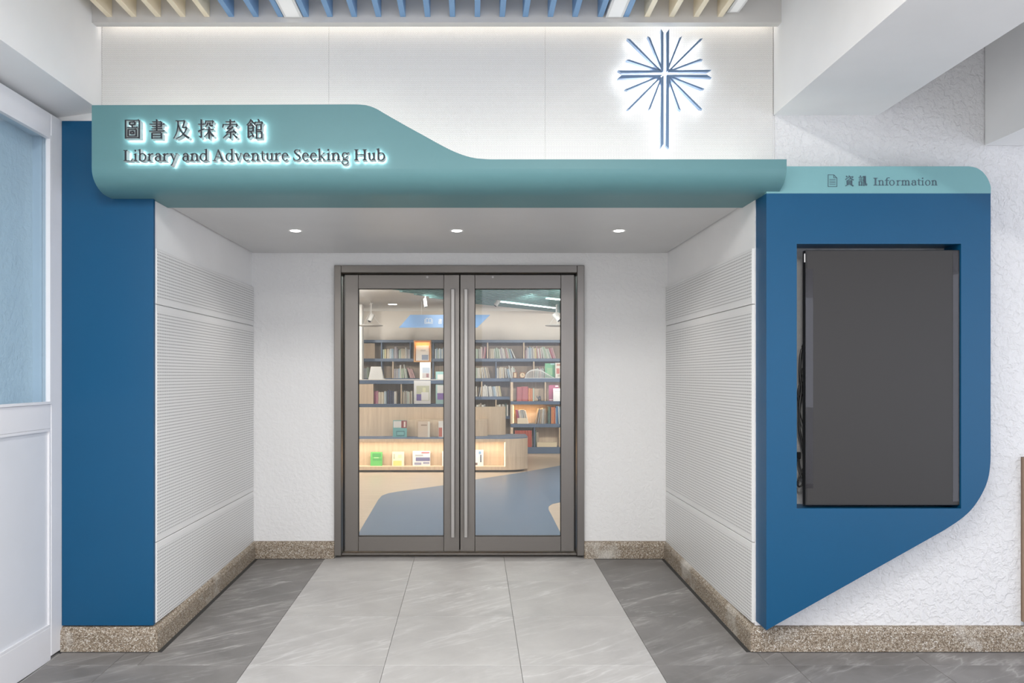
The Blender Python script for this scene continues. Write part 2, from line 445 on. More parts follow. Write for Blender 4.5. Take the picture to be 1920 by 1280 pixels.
# ceiling with beams and bulkhead
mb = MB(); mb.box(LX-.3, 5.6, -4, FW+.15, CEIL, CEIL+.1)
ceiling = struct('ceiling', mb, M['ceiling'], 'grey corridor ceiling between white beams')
BL, BR = -1.878, 1.529
mb = MB(); zb0, zb1 = EYE+1.336, EYE+1.29
mb.add([(BL, -4, CEIL), (BL, -4, zb0), (LX-.3, -4, zb1-.02), (LX-.3, -4, CEIL), (BL, FW, CEIL), (BL, FW, zb0), (LX-.3, FW, zb1-.02), (LX-.3, FW, CEIL)],
       [(0,1,2,3), (7,6,5,4), (0,4,5,1), (1,5,6,2), (2,6,7,3), (3,7,4,0)])
struct('beam', mb, M['beam'], None, ceiling)
mb = MB(); mb.box(BR, 2.06, -4, FW, EYE+1.318, CEIL); struct('beam', mb, M['beam'], None, ceiling)
mb = MB(); mb.box(2.60, 5.6, -4, FW-.005, EYE+1.164, CEIL); struct('beam', mb, M['beam'], None, ceiling)
mb = MB(); mb.box(BL, BR, 3.767, 3.813, EYE+1.741, CEIL); struct('bulkhead', mb, M['bulkhead'], None, ceiling)
mb = MB(); mb.box(BL+.02, BR-.02, 3.816, 3.828, EYE+1.80, EYE+1.815); struct('led_strip', mb, M['cove'], None, ceiling)
# left wall beyond the partition door
mb = MB(); mb.box(LX-.3, LX, -4, 2.85, -.3, CEIL); struct('wall_left', mb, M['wall'], 'white corridor wall on the left, beside the glazed door')
mb = MB(); mb.box(LX-.3, LX-.09, 2.85, FW, -.1, CEIL); struct('wall_left_infill', mb, M['plaster_soft'], 'rough plaster seen behind the blue glass of the left door')
# parapet of the open corridor side, behind the camera
mb = MB(); mb.box(LX, 5.6, -4.15, -4, -.35, .9); struct('wall_parapet', mb, M['wall'], 'low parapet on the open side of the corridor')

mb = MB(); mb.box(LX, .2, -4.15, -4, .9, CEIL); struct('wall_light_block', mb, M['wall'], 'unseen white wall added behind the camera to block light from the left')  # added out of view to cut the light from the rear left
# baseboards of terrazzo with a rounded nose
def skirt(name, p0, p1, nrm, label, h=.122, t=.036):
    mb = MB(); prof = [(0, 0), (t, 0), (t, h-.03), (t-.006, h-.012), (t-.018, h-.002), (0, h)]
    vs = []
    for (x, y) in (p0, p1):
        for (d, z) in prof:
            # mitre: both ends are given explicitly by the wall line plus the outward diagonal
            e = nrm[0] if (x, y) == p0 else nrm[1]
            vs.append((x+e[0]*d, y+e[1]*d, z+FL(y)))
    n = len(prof); fs = [[i, (i+1) % n, n+(i+1) % n, n+i] for i in range(n)] + [list(range(n))[::-1], list(range(n, 2*n))]
    mb.add(vs, fs); return struct(name, mb, M['terrazzo'], label)
skirt('baseboard_front_left', (LX, FW), (NL, FW), ((0, -1), (1, -1)), 'speckled brown terrazzo skirting under the blue pillar')
skirt('baseboard_left', (NL, FW), (NL, BW), ((1, -1), (1, -1)), 'speckled terrazzo skirting along the left recess wall')
skirt('baseboard_back_left', (NL, BW), (DX0, BW), ((1, -1), (0, -1)), 'speckled terrazzo skirting left of the glass doors')
skirt('baseboard_back_right', (DX1, BW), (NR, BW), ((0, -1), (-1, -1)), 'speckled terrazzo skirting right of the glass doors')
skirt('baseboard_right', (NR, BW), (NR, FW), ((-1, -1), (-1, -1)), 'speckled terrazzo skirting along the right recess wall')
skirt('baseboard_front_right', (NR, FW), (3.6, FW), ((-1, -1), (0, -1)), 'speckled brown terrazzo skirting under the information board')
def seal(name, x0, x1, y0, y1, label):
    mb = MB(); mb.add([(x0, y0, FL(y0)+.0015), (x1, y0, FL(y0)+.0015), (x1, y1, FL(y1)+.0015), (x0, y1, FL(y1)+.0015),
                       (x0, y0, FL(y0)-.004), (x1, y0, FL(y0)-.004), (x1, y1, FL(y1)-.004), (x0, y1, FL(y1)-.004)],
                      [(0,1,2,3), (7,6,5,4), (0,4,5,1), (1,5,6,2), (2,6,7,3), (3,7,4,0)])
    struct(name, mb, M['seal'], label)
s_ = .036
seal('trim_2', NL+s_, NL+s_+.022, FW-s_-.002, BW-s_, 'black sealant line along the left recess skirting')
seal('trim_3', NR-s_-.022, NR-s_, FW-s_-.002, BW-s_, 'black sealant line along the right recess skirting')
seal('trim_4', NL+s_, -1.07, BW-s_-.012, BW-s_, 'black sealant line left of the doors')
seal('trim_5', .885, NR-s_, BW-s_-.012, BW-s_, 'black sealant line right of the doors')
seal('trim_6', NR-s_, 3.5, FW-s_-.007, FW-s_, 'thin dark joint under the right front skirting')
seal('trim_7', LX, NL+s_, FW-s_-.007, FW-s_, 'thin dark joint under the left front skirting')
# recess soffit
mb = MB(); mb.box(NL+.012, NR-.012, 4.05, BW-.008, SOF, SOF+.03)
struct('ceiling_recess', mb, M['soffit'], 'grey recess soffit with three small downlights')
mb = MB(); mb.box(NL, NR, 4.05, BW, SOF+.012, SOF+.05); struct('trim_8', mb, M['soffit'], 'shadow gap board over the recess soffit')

# ------------------------------------------------------------------ double doors
DD = 5.6
fr = empty('trim_9', (0, DD, .05), 'brushed steel frame of the double doors', 'structure', None, 'structure')
FB = Z(1041, 5.58)
y0, y1 = 5.568, 5.74
hx0, hx1 = X(641, DD), X(1081, DD)
mb = MB(); mb.bbox(DX0, hx0, y0, y1, FB, DTOP, .003); mb.build('jamb', M['steel'], fr)
mb = MB(); mb.bbox(hx1, DX1, y0, y1, FB, DTOP, .003); mb.build('jamb', M['steel'], fr)
mb = MB(); mb.bbox(hx0, hx1, y0, y1, Z(512, DD), DTOP-.001, .003); mb.build('head', M['steel_x'], fr)
mb = MB(); mb.bbox(hx0, hx1, y0+.02, y1, FB, Z(1036, DD), .003); mb.build('sill', M['steel_x'], fr)
mb = MB(); mb.box(hx0-.01, hx0+.004, 5.66, 5.70, FB, DTOP-.04); mb.box(hx1-.004, hx1+.01, 5.66, 5.70, FB, DTOP-.04); mb.box(hx0, hx1, 5.66, 5.70, Z(514.2, DD), DTOP-.04)
mb.box(X(860.2, DD), X(863.8, DD), 5.662, 5.672, Z(1034, DD), Z(515, DD)); mb.build('gasket', M['dark_gap'], fr)
def leaf(name, xs, label, hpx, inner):
    d = 5.61; e = empty(name, (X((xs[0]+xs[3])/2, DD), 5.64, Z(1034, DD)), label, 'structure', None, 'structure')
    xa, xb, xc, xd = (X(p, DD) for p in xs); zt, zgt, zgb, zb = Z(514.5, DD), Z(541, DD), Z(1006, DD), Z(1034, DD)
    for (a, b) in ((xa, xb), (xc, xd)):
        mb = MB(); mb.bbox(a, b, d, d+.05, zb, zt, .0025); mb.build('stile', M['steel'], e)
    mb = MB(); mb.bbox(xb, xc, d+.001, d+.049, zgt, zt, .0025); mb.build('rail', M['steel_x'], e)
    mb = MB(); mb.bbox(xb, xc, d+.001, d+.049, zb, zgb, .0025); mb.build('rail', M['steel_x'], e)
    g = .004; mb = MB(); mb.box(xb-g, xc+g, d+.02, d+.03, zgb-g, zgt+g); mb.build('glass_pane', M['glass'], e)
    mb = MB()   # dark glazing bead
    for (a, b, c, f) in ((xb, xb+.0035, zgb, zgt), (xc-.0035, xc, zgb, zgt), (xb+.0035, xc-.0035, zgb, zgb+.0035), (xb+.0035, xc-.0035, zgt-.0035, zgt)):
        mb.box(a, b, d+.006, d+.019, c, f)
    mb.build('glazing_bead', M['dark_gap'], e)
    h0, h1 = X(hpx[0], 5.56), X(hpx[1], 5.56)
    mb = MB(); mb.bbox(h0, h1, 5.55, 5.562, Z(1008, 5.55), Z(541, 5.55), .003)
    for zz in (Z(600, 5.55), Z(770, 5.55), Z(950, 5.55)): mb.tube([((h0+h1)/2, 5.56, zz), ((h0+h1)/2, d+.004, zz)], .007, 10)
    mb.build('handle', M['handle'], e)
    mb = MB(); sx = X(801 if inner > 0 else 924, DD); mb.lathe((sx, d, Z(519, DD)), [(.0001, 0), (.007, 0)], 10)
    mb = MB(); c = (sx, d-.001, Z(519, DD)); mb.tube([c, (c[0], d+.006, c[2])], .008, 12); mb.build('lock_cap', M['handle'], e)
    return e
leaf('door_1', (646, 671.5, 832, 861.3), 'left steel and glass door leaf of the double doors', (845.5, 852.5), 1)
leaf('door_2', (862.7, 890.5, 1052, 1077), 'right steel and glass door leaf of the double doors', (870, 877), -1)

# ------------------------------------------------------------------ partition door on the left
e = empty('door_3', (LX, 3.36, FL(3.36)), 'white left door with a blue glass pane over a plain lower panel', 'structure', None, 'structure')
xo, xi = LX-.045, LX; yf = 3.868; ys = 3.752; yn0, yn1 = 2.86, 2.975
zt, zg1, zg0, zp1, zp0, zb = EYE+1.285, EYE+1.174, Z(757, 3.747), Z(803.5, 3.747), Z(1174, 3.75), FL(3.36)+.004
for (a, b) in ((ys, yf), (yn0, yn1)):
    mb = MB(); mb.bbox(xo, xi, a, b, zb+.02, zt, .003); mb.build('stile', M['door_paint'], e)
for (a, b) in ((zg1, zt), (zp1, zg0), (zb, zp0)):
    mb = MB(); mb.bbox(xo, xi-.001, yn1, ys, a, b, .003); mb.build('rail', M['door_paint'], e)
mb = MB(); mb.box(xo+.01, xi-.012, yn1, ys, zp0, zp1); mb.build('lower_panel', M['door_panel'], e)
mb = MB()
for (a, b, c, d) in ((yn1, ys, zp1-.012, zp1), (yn1, ys, zp0, zp0+.012), (ys-.012, ys, zp0+.012, zp1-.012)): mb.box(xi-.012, xi-.002, a, b, c, d)
mb.build('moulding', M['door_paint'], e)
mb = MB()
for (a, b, c, d) in ((yn1, ys, zg1-.016, zg1), (yn1, ys, zg0, zg0+.012), (ys-.02, ys, zg0+.012, zg1-.016)): mb.box(xi-.018, xi+.006, a, b, c, d)
mb.build('glazing_bead', M['door_paint'], e)
mb = MB(); mb.box(xi-.02, xi-.014, yn1, ys, zg0, zg1); mb.build('glass_pane', M['blue_glass'], e)
mb = MB(); mb.box(LX-.09, xo, ys-.004, yf, zg0, zg1+.03); mb.box(LX-.09, xo, yn1, ys-.004, zg1+.002, zg1+.03); mb.box(LX-.09, xo, yn1, ys-.004, zg0-.03, zg0)
mb.build('reveal', M['door_panel'], e)

# ------------------------------------------------------------------ perforated wall panels in the recess
def side_panels(xw, sgn, word):
    e = empty('perforated_wall_panel', (xw, (FW+BW)/2, .13), 'white pegboard-like perforated panelling on the %s recess wall' % word, 'wall panel')
    a, b = FW+.004, BW-.004; x0, x1 = sorted((xw, xw+sgn*.014))
    for (z0, z1) in ((EYE+.362, EYE+.645), (EYE-.848, EYE+.358), (FL(4.7)+.108, EYE-.852)):
        ml = MB(); ml.bbox(x0, x1, a, b, z0, z1, .002); p = ml.build('panel', M['panel_white'], e)
        ins = MB(); f0, f1 = sorted((xw+sgn*.014, xw+sgn*.0148)); ins.box(f0, f1, a+.009, b-.003, z0+(.03 if z0 > .3 else .004), z1-(.014 if z1 > 1.9 else .032))
        o = ins.build('perforated_field', M['perf'], p)
side_panels(NL, 1, 'left'); side_panels(NR, -1, 'right')

# ------------------------------------------------------------------ fascia above the beam
e = empty('perforated_fascia', ((BL+BR)/2, FW, EYE+1.0), 'cove-lit white perforated fascia behind the radiant cross', 'wall panel')
fx = [BL+.002, X(617, FW), X(1022, FW), BR-.002]
for a, b in zip(fx, fx[1:]):
    mb = MB(); mb.bbox(a, b-.0006, FW-.004, FW+.02, EYE+.99, CEIL-.005, .0008); mb.build('panel', M['perf_fine'], e, W0)

# ------------------------------------------------------------------ blue pillar panel (left)
mb = MB(); mb.bbox(LX+.001, X(289, 3.855), 3.845, 3.869, Z(1172, 3.85), Z(227, 3.85), .002)
tag(mb.build('pillar_panel', M['blue']), 'tall dark blue pillar panel left of the recess', 'wall panel')

# ------------------------------------------------------------------ teal sign beam
BE = empty('entrance_sign', (-.15, 3.76, EYE+.888), 'long teal sign beam with a wave-shaped top over the entrance', 'sign')
D1 = 3.64; ZU = EYE+.888
def smooth_path(pts, n=6):
    out = []; k = len(pts)
    for i in range(k-1):
        p0, p1, p2, p3 = pts[max(i-1, 0)], pts[i], pts[i+1], pts[min(i+2, k-1)]
        for j in range(n):
            t = j/n
            out.append(tuple(.5*((2*p1[a])+(-p0[a]+p2[a])*t+(2*p0[a]-5*p1[a]+4*p2[a]-p3[a])*t*t+(-p0[a]+3*p1[a]-3*p2[a]+p3[a])*t**3) for a in range(2)))
    return out+[pts[-1]]
top_px = [(172, 197)] + smooth_path([(650, 195.5), (674, 195.8), (690, 198), (706, 204), (724, 214.5), (760, 235), (800, 257), (828, 272.5), (856, 286), (884, 295), (912, 298.2), (940, 298.5)], 5) + [(1475, 298.5)]
top = [(X(a, D1), Z(b, D1)) for a, b in top_px]
bx0, bx1 = X(172, D1), X(1475, D1)
ZC = EYE+.985; rz = ZC-ZU; ry = .15
prof = [(D1, ZC)] + [(D1+ry*(1-math.cos(t)), ZC-rz*math.sin(t)) for t in [R(9*i) for i in range(1, 11)]]
mb = MB()
# face above the curve, with the wave edge
mb.extrude_xz([[(bx0, ZC), (bx1, ZC)] + [(p[0], p[1]) for p in reversed(top)]], D1, D1+.06, 0)
# rolled lower edge, underside and back
pr = prof + [(3.868, ZU), (3.868, ZC), (D1+.06, ZC)]
mb.prism(pr, bx0, bx1)
mb.build('beam_casing', M['teal'], BE, None, True)
mb = MB(); mb.box(NL+.001, NR-.001, 3.868, 4.05, ZU, ZU+.05); mb.build('underside_panel', M['teal'], BE)
# led tape following the back of the wave edge
mb = MB()
lp = [(x, z-.035) for x, z in top]
lp = [(lp[0][0]+.08, lp[0][1])] + lp[1:-1] + [(lp[-1][0]-.02, lp[-1][1])]
pts = []
for (a, b) in zip(lp, lp[1:]):
    mb.add([(a[0], D1+.062, a[1]), (b[0], D1+.062, b[1]), (b[0], D1+.062, b[1]+.014), (a[0], D1+.062, a[1]+.014),
            (a[0], D1+.072, a[1]), (b[0], D1+.072, b[1]), (b[0], D1+.072, b[1]+.014), (a[0], D1+.072, a[1]+.014)],
           [(0,1,2,3), (4,5,6,7), (0,1,5,4), (3,2,6,7)])
mb.build('led_tape', M['cove_low'], BE)

# ------------------------------------------------------------------ lettering
def ribbon(pts):
    """pts: (u, v, width) -> list of outline quads"""
    n = len(pts); L = []; Rr = []
    for i, (x, y, w_) in enumerate(pts):
        a = pts[max(i-1, 0)]; b = pts[min(i+1, n-1)]
        dx, dy = b[0]-a[0], b[1]-a[1]; l = math.hypot(dx, dy) or 1
        nx, ny = -dy/l, dx/l; L.append((x+nx*w_/2, y+ny*w_/2)); Rr.append((x-nx*w_/2, y-ny*w_/2))
    return [L + Rr[::-1]]
ST, TH = 3.3, 1.5
def lin(*p): return ('r', list(p))
def arc(cx, cy, rx, ry, a0, a1, k=ST, t=TH, n=14):
    return ('r', [(cx+rx*math.cos(R(a0+(a1-a0)*i/n)), cy+ry*math.sin(R(a0+(a1-a0)*i/n)),
                   t+(k-t)*abs(math.cos(R(a0+(a1-a0)*i/n)))**1.3) for i in range(n+1)])
def dot(x, y, r=1.9): return ('p', [(x+r*math.cos(R(30*i)), y+r*math.sin(R(30*i))) for i in range(12)])
def stem(x, y0, y1, w_=ST): return ('r', [(x, y0+.12, w_), (x, y1-.12, w_)])
def foot(x, h=3.6): return ('p', [(x-h, 0), (x+h, 0), (x+h, .9), (x+(ST/2-.09), 2.2), (x-(ST/2-.09), 2.2), (x-h, .9)])
def head(x, y, h=3.6): return ('p', [(x-h, y), (x-h, y-.9), (x-(ST/2-.09), y-2.2), (x+(ST/2-.09), y-2.2), (x+h, y-.9), (x+h, y)])
def flag(x, y): return ('p', [(x+(ST/2-.09), y+.5), (x-3.8, y-1.4), (x-3.8, y-2.2), (x-(ST/2-.09), y-2.8), (x+(ST/2-.09), y-2.8)])
XH, CH, AH = 14.2, 20.5, 22.3
GL = {
 'L': [stem(5, 0, CH), head(5, CH), ('p', [(1.4, 0), (1.4, .9), (3.5, 2), (6.5, 2.6), (7.5, 1.3), (13.8, 1.3), (15.8, 5.2), (16.8, 5.2), (16, 0)])],
 'i': [stem(4, 0, XH-.5), flag(4, XH), foot(4), dot(3.7, 19.4)],
 'b': [stem(4, .5, AH-.5), flag(4, AH), arc(9.0, 7, 6.0, 7.0, -145, 145)],
 'r': [stem(4, 0, XH-.5), flag(4, XH), foot(4), lin((5.2, 9.6, 1.2), (7.6, 12.8, 1.8), (9.6, 13.6, 2.4), (11.2, 12.6, 3.0))],
 'a': [arc(6.1, 4.2, 4.3, 4.2, 75, 300), lin((6.5, 8.2, 1.2), (9.0, 8.8, 1.3), (10.6, 9.6, 1.5)), stem(10.3, 2.2, 10.5), arc(6.4, 9.6, 3.9, 4.4, 0, 150, 2.8, 1.4),
       dot(2.9, 11.3, 1.4), lin((8, .8, 1), (10.3, 2.4, 2)), lin((10.3, 2.6, 2.6), (11.3, .9, 1.8), (13, .8, .9))],
 'y': [lin((3.2, XH, 3.1), (8.8, .6, 2.4)), lin((13.6, XH, 1.4), (8.2, .2, 1.7), (5.2, -6.8, 2.0), (3.0, -8.2, 2.6)), ('p', [(.4, XH), (.4, XH-.9), (6.6, XH-.9), (6.6, XH)]), ('p', [(10.8, XH), (10.8, XH-.9), (16, XH-.9), (16, XH)])],
 'n': [stem(4, 0, XH-.5), flag(4, XH), foot(4), arc(8.7, 8.8, 4.0, 5.0, 0, 155), stem(12.7, 0, 8.9), foot(12.7)],
 'd': [arc(7.0, 6.8, 5.6, 7.0, 40, 325), stem(12.2, 1, AH-.5), flag(12.2, AH), lin((12.2, 1.4, 2.4), (14.4, .8, 1.2), (16, 1.1, .8))],
 'A': [lin((10.4, CH+.6, 1.2), (3.6, .6, 1.5)), lin((10.2, CH+.8, 2.2), (17.6, .6, 3.5)), lin((5.8, 7.2, 1.2), (15, 7.2, 1.2)), ('p', [(.3, 0), (7, 0), (7, .9), (4.6, 1.6), (.3, .9)]), ('p', [(13.4, 0), (21.4, 0), (21.4, .9), (17.5, 1.8), (13.4, .9)])],
 'v': [lin((3.0, XH, 3.1), (8.2, 0, 2.2)), lin((13.0, XH, 1.3), (8.0, 0, 1.6)), ('p', [(.3, XH), (.3, XH-.9), (6.2, XH-.9), (6.2, XH)]), ('p', [(10.4, XH), (10.4, XH-.9), (15.2, XH-.9), (15.2, XH)])],
 'e': [arc(7.0, 7.0, 5.4, 7.0, 10, 322), lin((2.2, 8.4, 1.2), (12.4, 8.4, 1.2))],
 't': [lin((4.8, 18.2, .9), (5.0, 14, 2.9), (5.0, 4, 3.0), (5.8, 1.4, 2.6), (8.0, .7, 1.6), (10.0, 1.6, .8)), ('p', [(1.2, XH-1.2), (1.2, XH), (9.8, XH), (9.8, XH-1.2)])],
 'u': [stem(4, 5, XH-.4), flag(4, XH), arc(7.8, 5.2, 3.9, 4.6, 180, 330), stem(12.7, .8, XH-.4), flag(12.7, XH), lin((12.7, 1.4, 2.4), (14.8, .8, 1.2), (16.2, 1.1, .8))],
 'S': [('r', [(12.4, 17.2, 1.0), (11.0, 19.4, 1.2), (8.2, 20.3, 1.5), (5.0, 19.4, 2.4), (3.6, 16.6, 3.0), (5.0, 13.6, 3.1), (8.2, 11.2, 3.3), (11.6, 8.4, 3.2), (12.8, 5.2, 3.0), (11.2, 1.8, 2.2), (7.6, .4, 1.5), (4.0, 1.3, 1.2), (2.0, 4.4, 1.0)]),
       ('p', [(11.9, 20.6), (11.9, 15.4), (12.9, 15.4), (13.2, 20.6)]), ('p', [(1.2, 5.8), (2.2, 5.8), (2.4, .2), (1.5, .2)])],
 'k': [stem(4, 0, AH-.5), flag(4, AH), foot(4), lin((5, 6.2, 1.2), (12.6, 13.4, 1.5)), lin((7.4, 8.2, 2.0), (14.0, .9, 3.2)), ('p', [(9.6, XH), (9.6, XH-.9), (15.6, XH-.9), (15.6, XH)]), ('p', [(10.8, 0), (17, 0), (17, .9), (10.8, .9)])],
 'g': [arc(7.0, 9.4, 4.3, 4.9, 0, 360, 2.6, 1.3, 22), lin((5.2, 4.9, 1.2), (3.6, 3.2, 2.0), (4.4, 1.5, 2.2), (7.6, .9, 2.4), (11.6, .2, 2.4), (12.8, -2.2, 2.2)), arc(7.2, -3.6, 5.4, 3.9, 10, -200, 2.2, 1.3, 20),
       lin((2.0, -2.6, 1.6), (3.6, .2, 1.2), (5.4, 1.2, 1.0)), lin((10.4, 12.6, 1.2), (12.6, 13.8, 1.6), (14.8, 13.6, 2.0))],
 'H': [stem(5, 0, CH), head(5, CH), foot(5), stem(18.6, 0, CH), head(18.6, CH), foot(18.6), lin((5, 10.7, 1.3), (18.6, 10.7, 1.3))],
 'I': [stem(5, 0, CH), head(5, CH), foot(5)],
 'f': [lin((4.8, 0, 3), (4.8, 16, 3.0), (5.6, 19.6, 2.6), (8.2, 21.4, 1.7), (10.8, 20.6, 2.6)), foot(4.8), ('p', [(1.4, XH-1.2), (1.4, XH), (9.6, XH), (9.6, XH-1.2)])],
 'o': [arc(7.6, 7.0, 6.0, 7.1, 0, 360, ST, TH, 26)],
 'm': [stem(4, 0, XH-.5), flag(4, XH), foot(4), arc(8.4, 8.8, 3.7, 5.0, 0, 155), stem(12.1, 0, 8.9), foot(12.1, 3.2), arc(16.5, 8.8, 3.7, 5.0, 0, 155), stem(20.2, 0, 8.9), foot(20.2, 3.2)],
}
def outline(prims, ws=1.0): # list of polygons
    out = []
    for k, p in prims:
        out.append(p if k == 'p' else ribbon([(a, b, c*ws) for a, b, c in p])[0])
    return out
def put(mb, polys, fx_, y0, y1, mf=0, ms=1, mb_=2):
    for i, p in enumerate(polys):        # strokes overlap: step each a hair so that no two faces lie in one plane
        q = [fx_(u, v) for u, v in p]; e_ = i*.00012
        mb.extrude_xz([q], y0-e_, y1-e_, mf, ms, mb_)
def span(prims):
    us = [p[0] for poly in outline(prims) for p in poly]; return min(us), max(us)
# characters as brush strokes on a 100 grid (y down)
def H(x0, x1, y): return ('H', x0, x1, y)
def V(x, y0, y1): return ('V', x, y0, y1)
def S(w0, w1, *p): return ('S', w0, w1, p)
CJ = {
 'tu': [V(8, 3, 98), V(92, 3, 98), H(8, 92, 5), H(8, 92, 94), V(34, 13, 29), V(66, 13, 29), H(34, 66, 14), H(34, 66, 28), S(.9, .7, (50, 28), (50, 43)), H(16, 84, 42),
        V(25, 51, 88), V(75, 51, 88), H(25, 75, 52), H(25, 75, 86), V(41, 62, 76), V(60, 62, 76), H(41, 60, 63), H(41, 60, 75)],
 'shu': [H(20, 78, 13), H(4, 98, 25), H(20, 78, 37), V(78, 12, 38), H(16, 84, 48), H(3, 98, 60), V(50, 0, 60), V(21, 69, 100), V(79, 69, 100), H(21, 79, 70), H(21, 79, 83), H(21, 79, 96)],
 'ji': [H(14, 72, 8), S(1, .5, (30, 9), (28, 40), (20, 70), (2, 98)), S(1, .8, (70, 8), (64, 26), (56, 42)), H(55, 84, 42), S(1, .5, (84, 42), (70, 66), (50, 84), (18, 99)), S(.6, 1.3, (32, 26), (44, 54), (66, 78), (98, 95))],
 'tan': [V(22, 0, 92), S(1, .5, (22, 93), (8, 84)), H(2, 42, 25), S(1, .6, (2, 62), (42, 48)), H(50, 96, 9), S(1, .6, (51, 6), (46, 25)), S(1, .6, (96, 9), (90, 23)), S(.9, .5, (65, 17), (58, 30), (46, 40)), S(.9, .9, (76, 17), (77, 31), (94, 33)),
         H(44, 98, 52), V(71, 38, 100), S(1, .5, (70, 54), (60, 72), (40, 90)), S(.7, 1.2, (72, 54), (82, 72), (100, 88))],
 'suo': [H(20, 80, 12), V(50, 0, 26), H(5, 94, 27), S(1, .6, (8, 24), (3, 43)), S(1, .7, (94, 27), (86, 40)), S(1, .6, (52, 30), (28, 48)), S(.6, .8, (28, 48), (60, 47)), S(1, .6, (68, 38), (50, 52), (22, 68)), S(.6, .9, (22, 68), (80, 63)), S(.7, 1.2, (68, 54), (86, 70)),
         V(52, 66, 97), S(1, .5, (52, 97), (40, 90)), S(1, .5, (34, 74), (6, 96)), S(.7, 1.3, (66, 74), (92, 95))],
 'guan': [S(1, .5, (27, 0), (18, 14), (0, 30)), S(.7, 1.1, (26, 4), (46, 22)), S(.7, 1, (24, 18), (28, 27)), V(10, 30, 94), H(10, 40, 31), V(40, 30, 63), H(10, 40, 46), H(10, 40, 61), S(1, .5, (10, 95), (34, 80)), S(.7, 1.2, (25, 62), (44, 90)),
          S(.8, 1.2, (70, 0), (78, 11)), H(52, 98, 15), S(1, .6, (54, 12), (50, 31)), S(1, .6, (98, 15), (92, 28)), V(61, 28, 100), H(61, 89, 29), V(89, 28, 55), H(61, 89, 53), H(61, 93, 64), V(93, 63, 98), H(61, 93, 96)],
 'zi': [S(.8, 1.2, (10, 3), (26, 14)), S(1, .6, (4, 38), (28, 22)), S(1, .5, (50, 0), (46, 12), (34, 24)), H(46, 94, 11), S(1, .6, (94, 11), (84, 24)), S(1, .5, (64, 14), (58, 32), (34, 42)), S(.6, 1.2, (64, 20), (76, 34), (100, 42)),
        V(24, 48, 84), V(78, 48, 84), H(24, 78, 49), H(24, 78, 61), H(24, 78, 72), H(24, 78, 83), S(1, .5, (38, 84), (4, 100)), S(.7, 1.2, (62, 84), (96, 100))],
 'xun': [S(.8, 1.2, (20, 0), (28, 10)), H(2, 46, 17), H(8, 42, 31), H(8, 42, 44), V(9, 57, 98), V(41, 57, 98), H(9, 41, 58), H(9, 41, 92), H(52, 84, 8), S(1.1, 1.1, (82, 8), (82, 50), (86, 80), (96, 95)), S(.9, .5, (96, 95), (100, 78)), V(65, 8, 100), H(50, 80, 44)],
}
def cj_polys(key, w_, h_, hv, vv):
    f = lambda x, y: (x/100*w_, -y/100*h_); out = []
    for s in CJ[key]:
        if s[0] == 'H':
            _, a, b, y = s; (xa, yy), (xb, _y) = f(a, y), f(b, y)
            out.append([(xa, yy-hv/2), (xb, yy-hv/2), (xb, yy+hv/2), (xa, yy+hv/2)])
            out.append([(xb-hv*1.7, yy+hv/2), (xb, yy-hv/2), (xb+hv*.2, yy-hv*.2), (xb-hv*.5, yy+hv*1.2)])
        elif s[0] == 'V':
            _, x, a, b = s; (xx, ya), (_x, yb) = f(x, a), f(x, b)
            out.append([(xx-vv/2, ya+vv*.15), (xx-vv/2, yb+vv*.1), (xx+vv/2, yb-vv*.1), (xx+vv/2, ya-vv*.25)])
        else:
            _, w0, w1, p = s; q = [f(*t) for t in p]
            if len(q) > 2: q = smooth_path(q, 4)
            n = len(q); out.append(ribbon([(t[0], t[1], vv*(w0+(w1-w0)*i/(n-1))) for i, t in enumerate(q)])[0])
    return out
LD = 3.596; LDB = 3.629     # letter face and letter back planes
lm = [M['letter_face'], M['letter_side'], M['letter_back']]
for i, key in enumerate(('tu', 'shu', 'ji', 'tan', 'suo', 'guan')):
    x0 = 233.0+45.9*i; mb = MB()
    put(mb, cj_polys(key, 30.5, 37, 1.9, 3.3), lambda u, v: (X(x0+u, LD), Z(223.5-v, LD)), LD, LDB)
    mb.build('character', lm, BE, fix=False)
EN = [('L', 231.3, 248.7), ('i', 250.5, 257.5), ('b', 258.5, 274.4), ('r', 276, 288), ('a', 290, 303), ('r', 304, 316.5), ('y', 317.5, 333.5), ('a', 341.6, 355), ('n', 356, 373), ('d', 374, 390.5),
      ('A', 398.5, 421), ('d', 422.5, 438.5), ('v', 439, 454), ('e', 455.5, 468.5), ('n', 470, 487), ('t', 488, 497), ('u', 497.6, 513), ('r', 513.5, 527), ('e', 528, 541), ('S', 549.7, 564), ('e', 566, 579.5), ('e', 581, 594.4), ('k', 595, 611.3), ('i', 612, 619.5), ('n', 620.5, 638.4), ('g', 640, 654.9), ('H', 664, 688), ('u', 688.8, 704.6), ('b', 705.5, 722.2)]
for ch, a, b in EN:
    s0, s1 = span(GL[ch]); k = (b-a)/(s1-s0); base = 301.8-(a-231)*.0035; mb = MB()
    put(mb, outline(GL[ch]), lambda u, v: (X(a+(u-s0)*k, LD), Z(base-v, LD)), LD, LDB)
    mb.build('letter', lm, BE, fix=False)

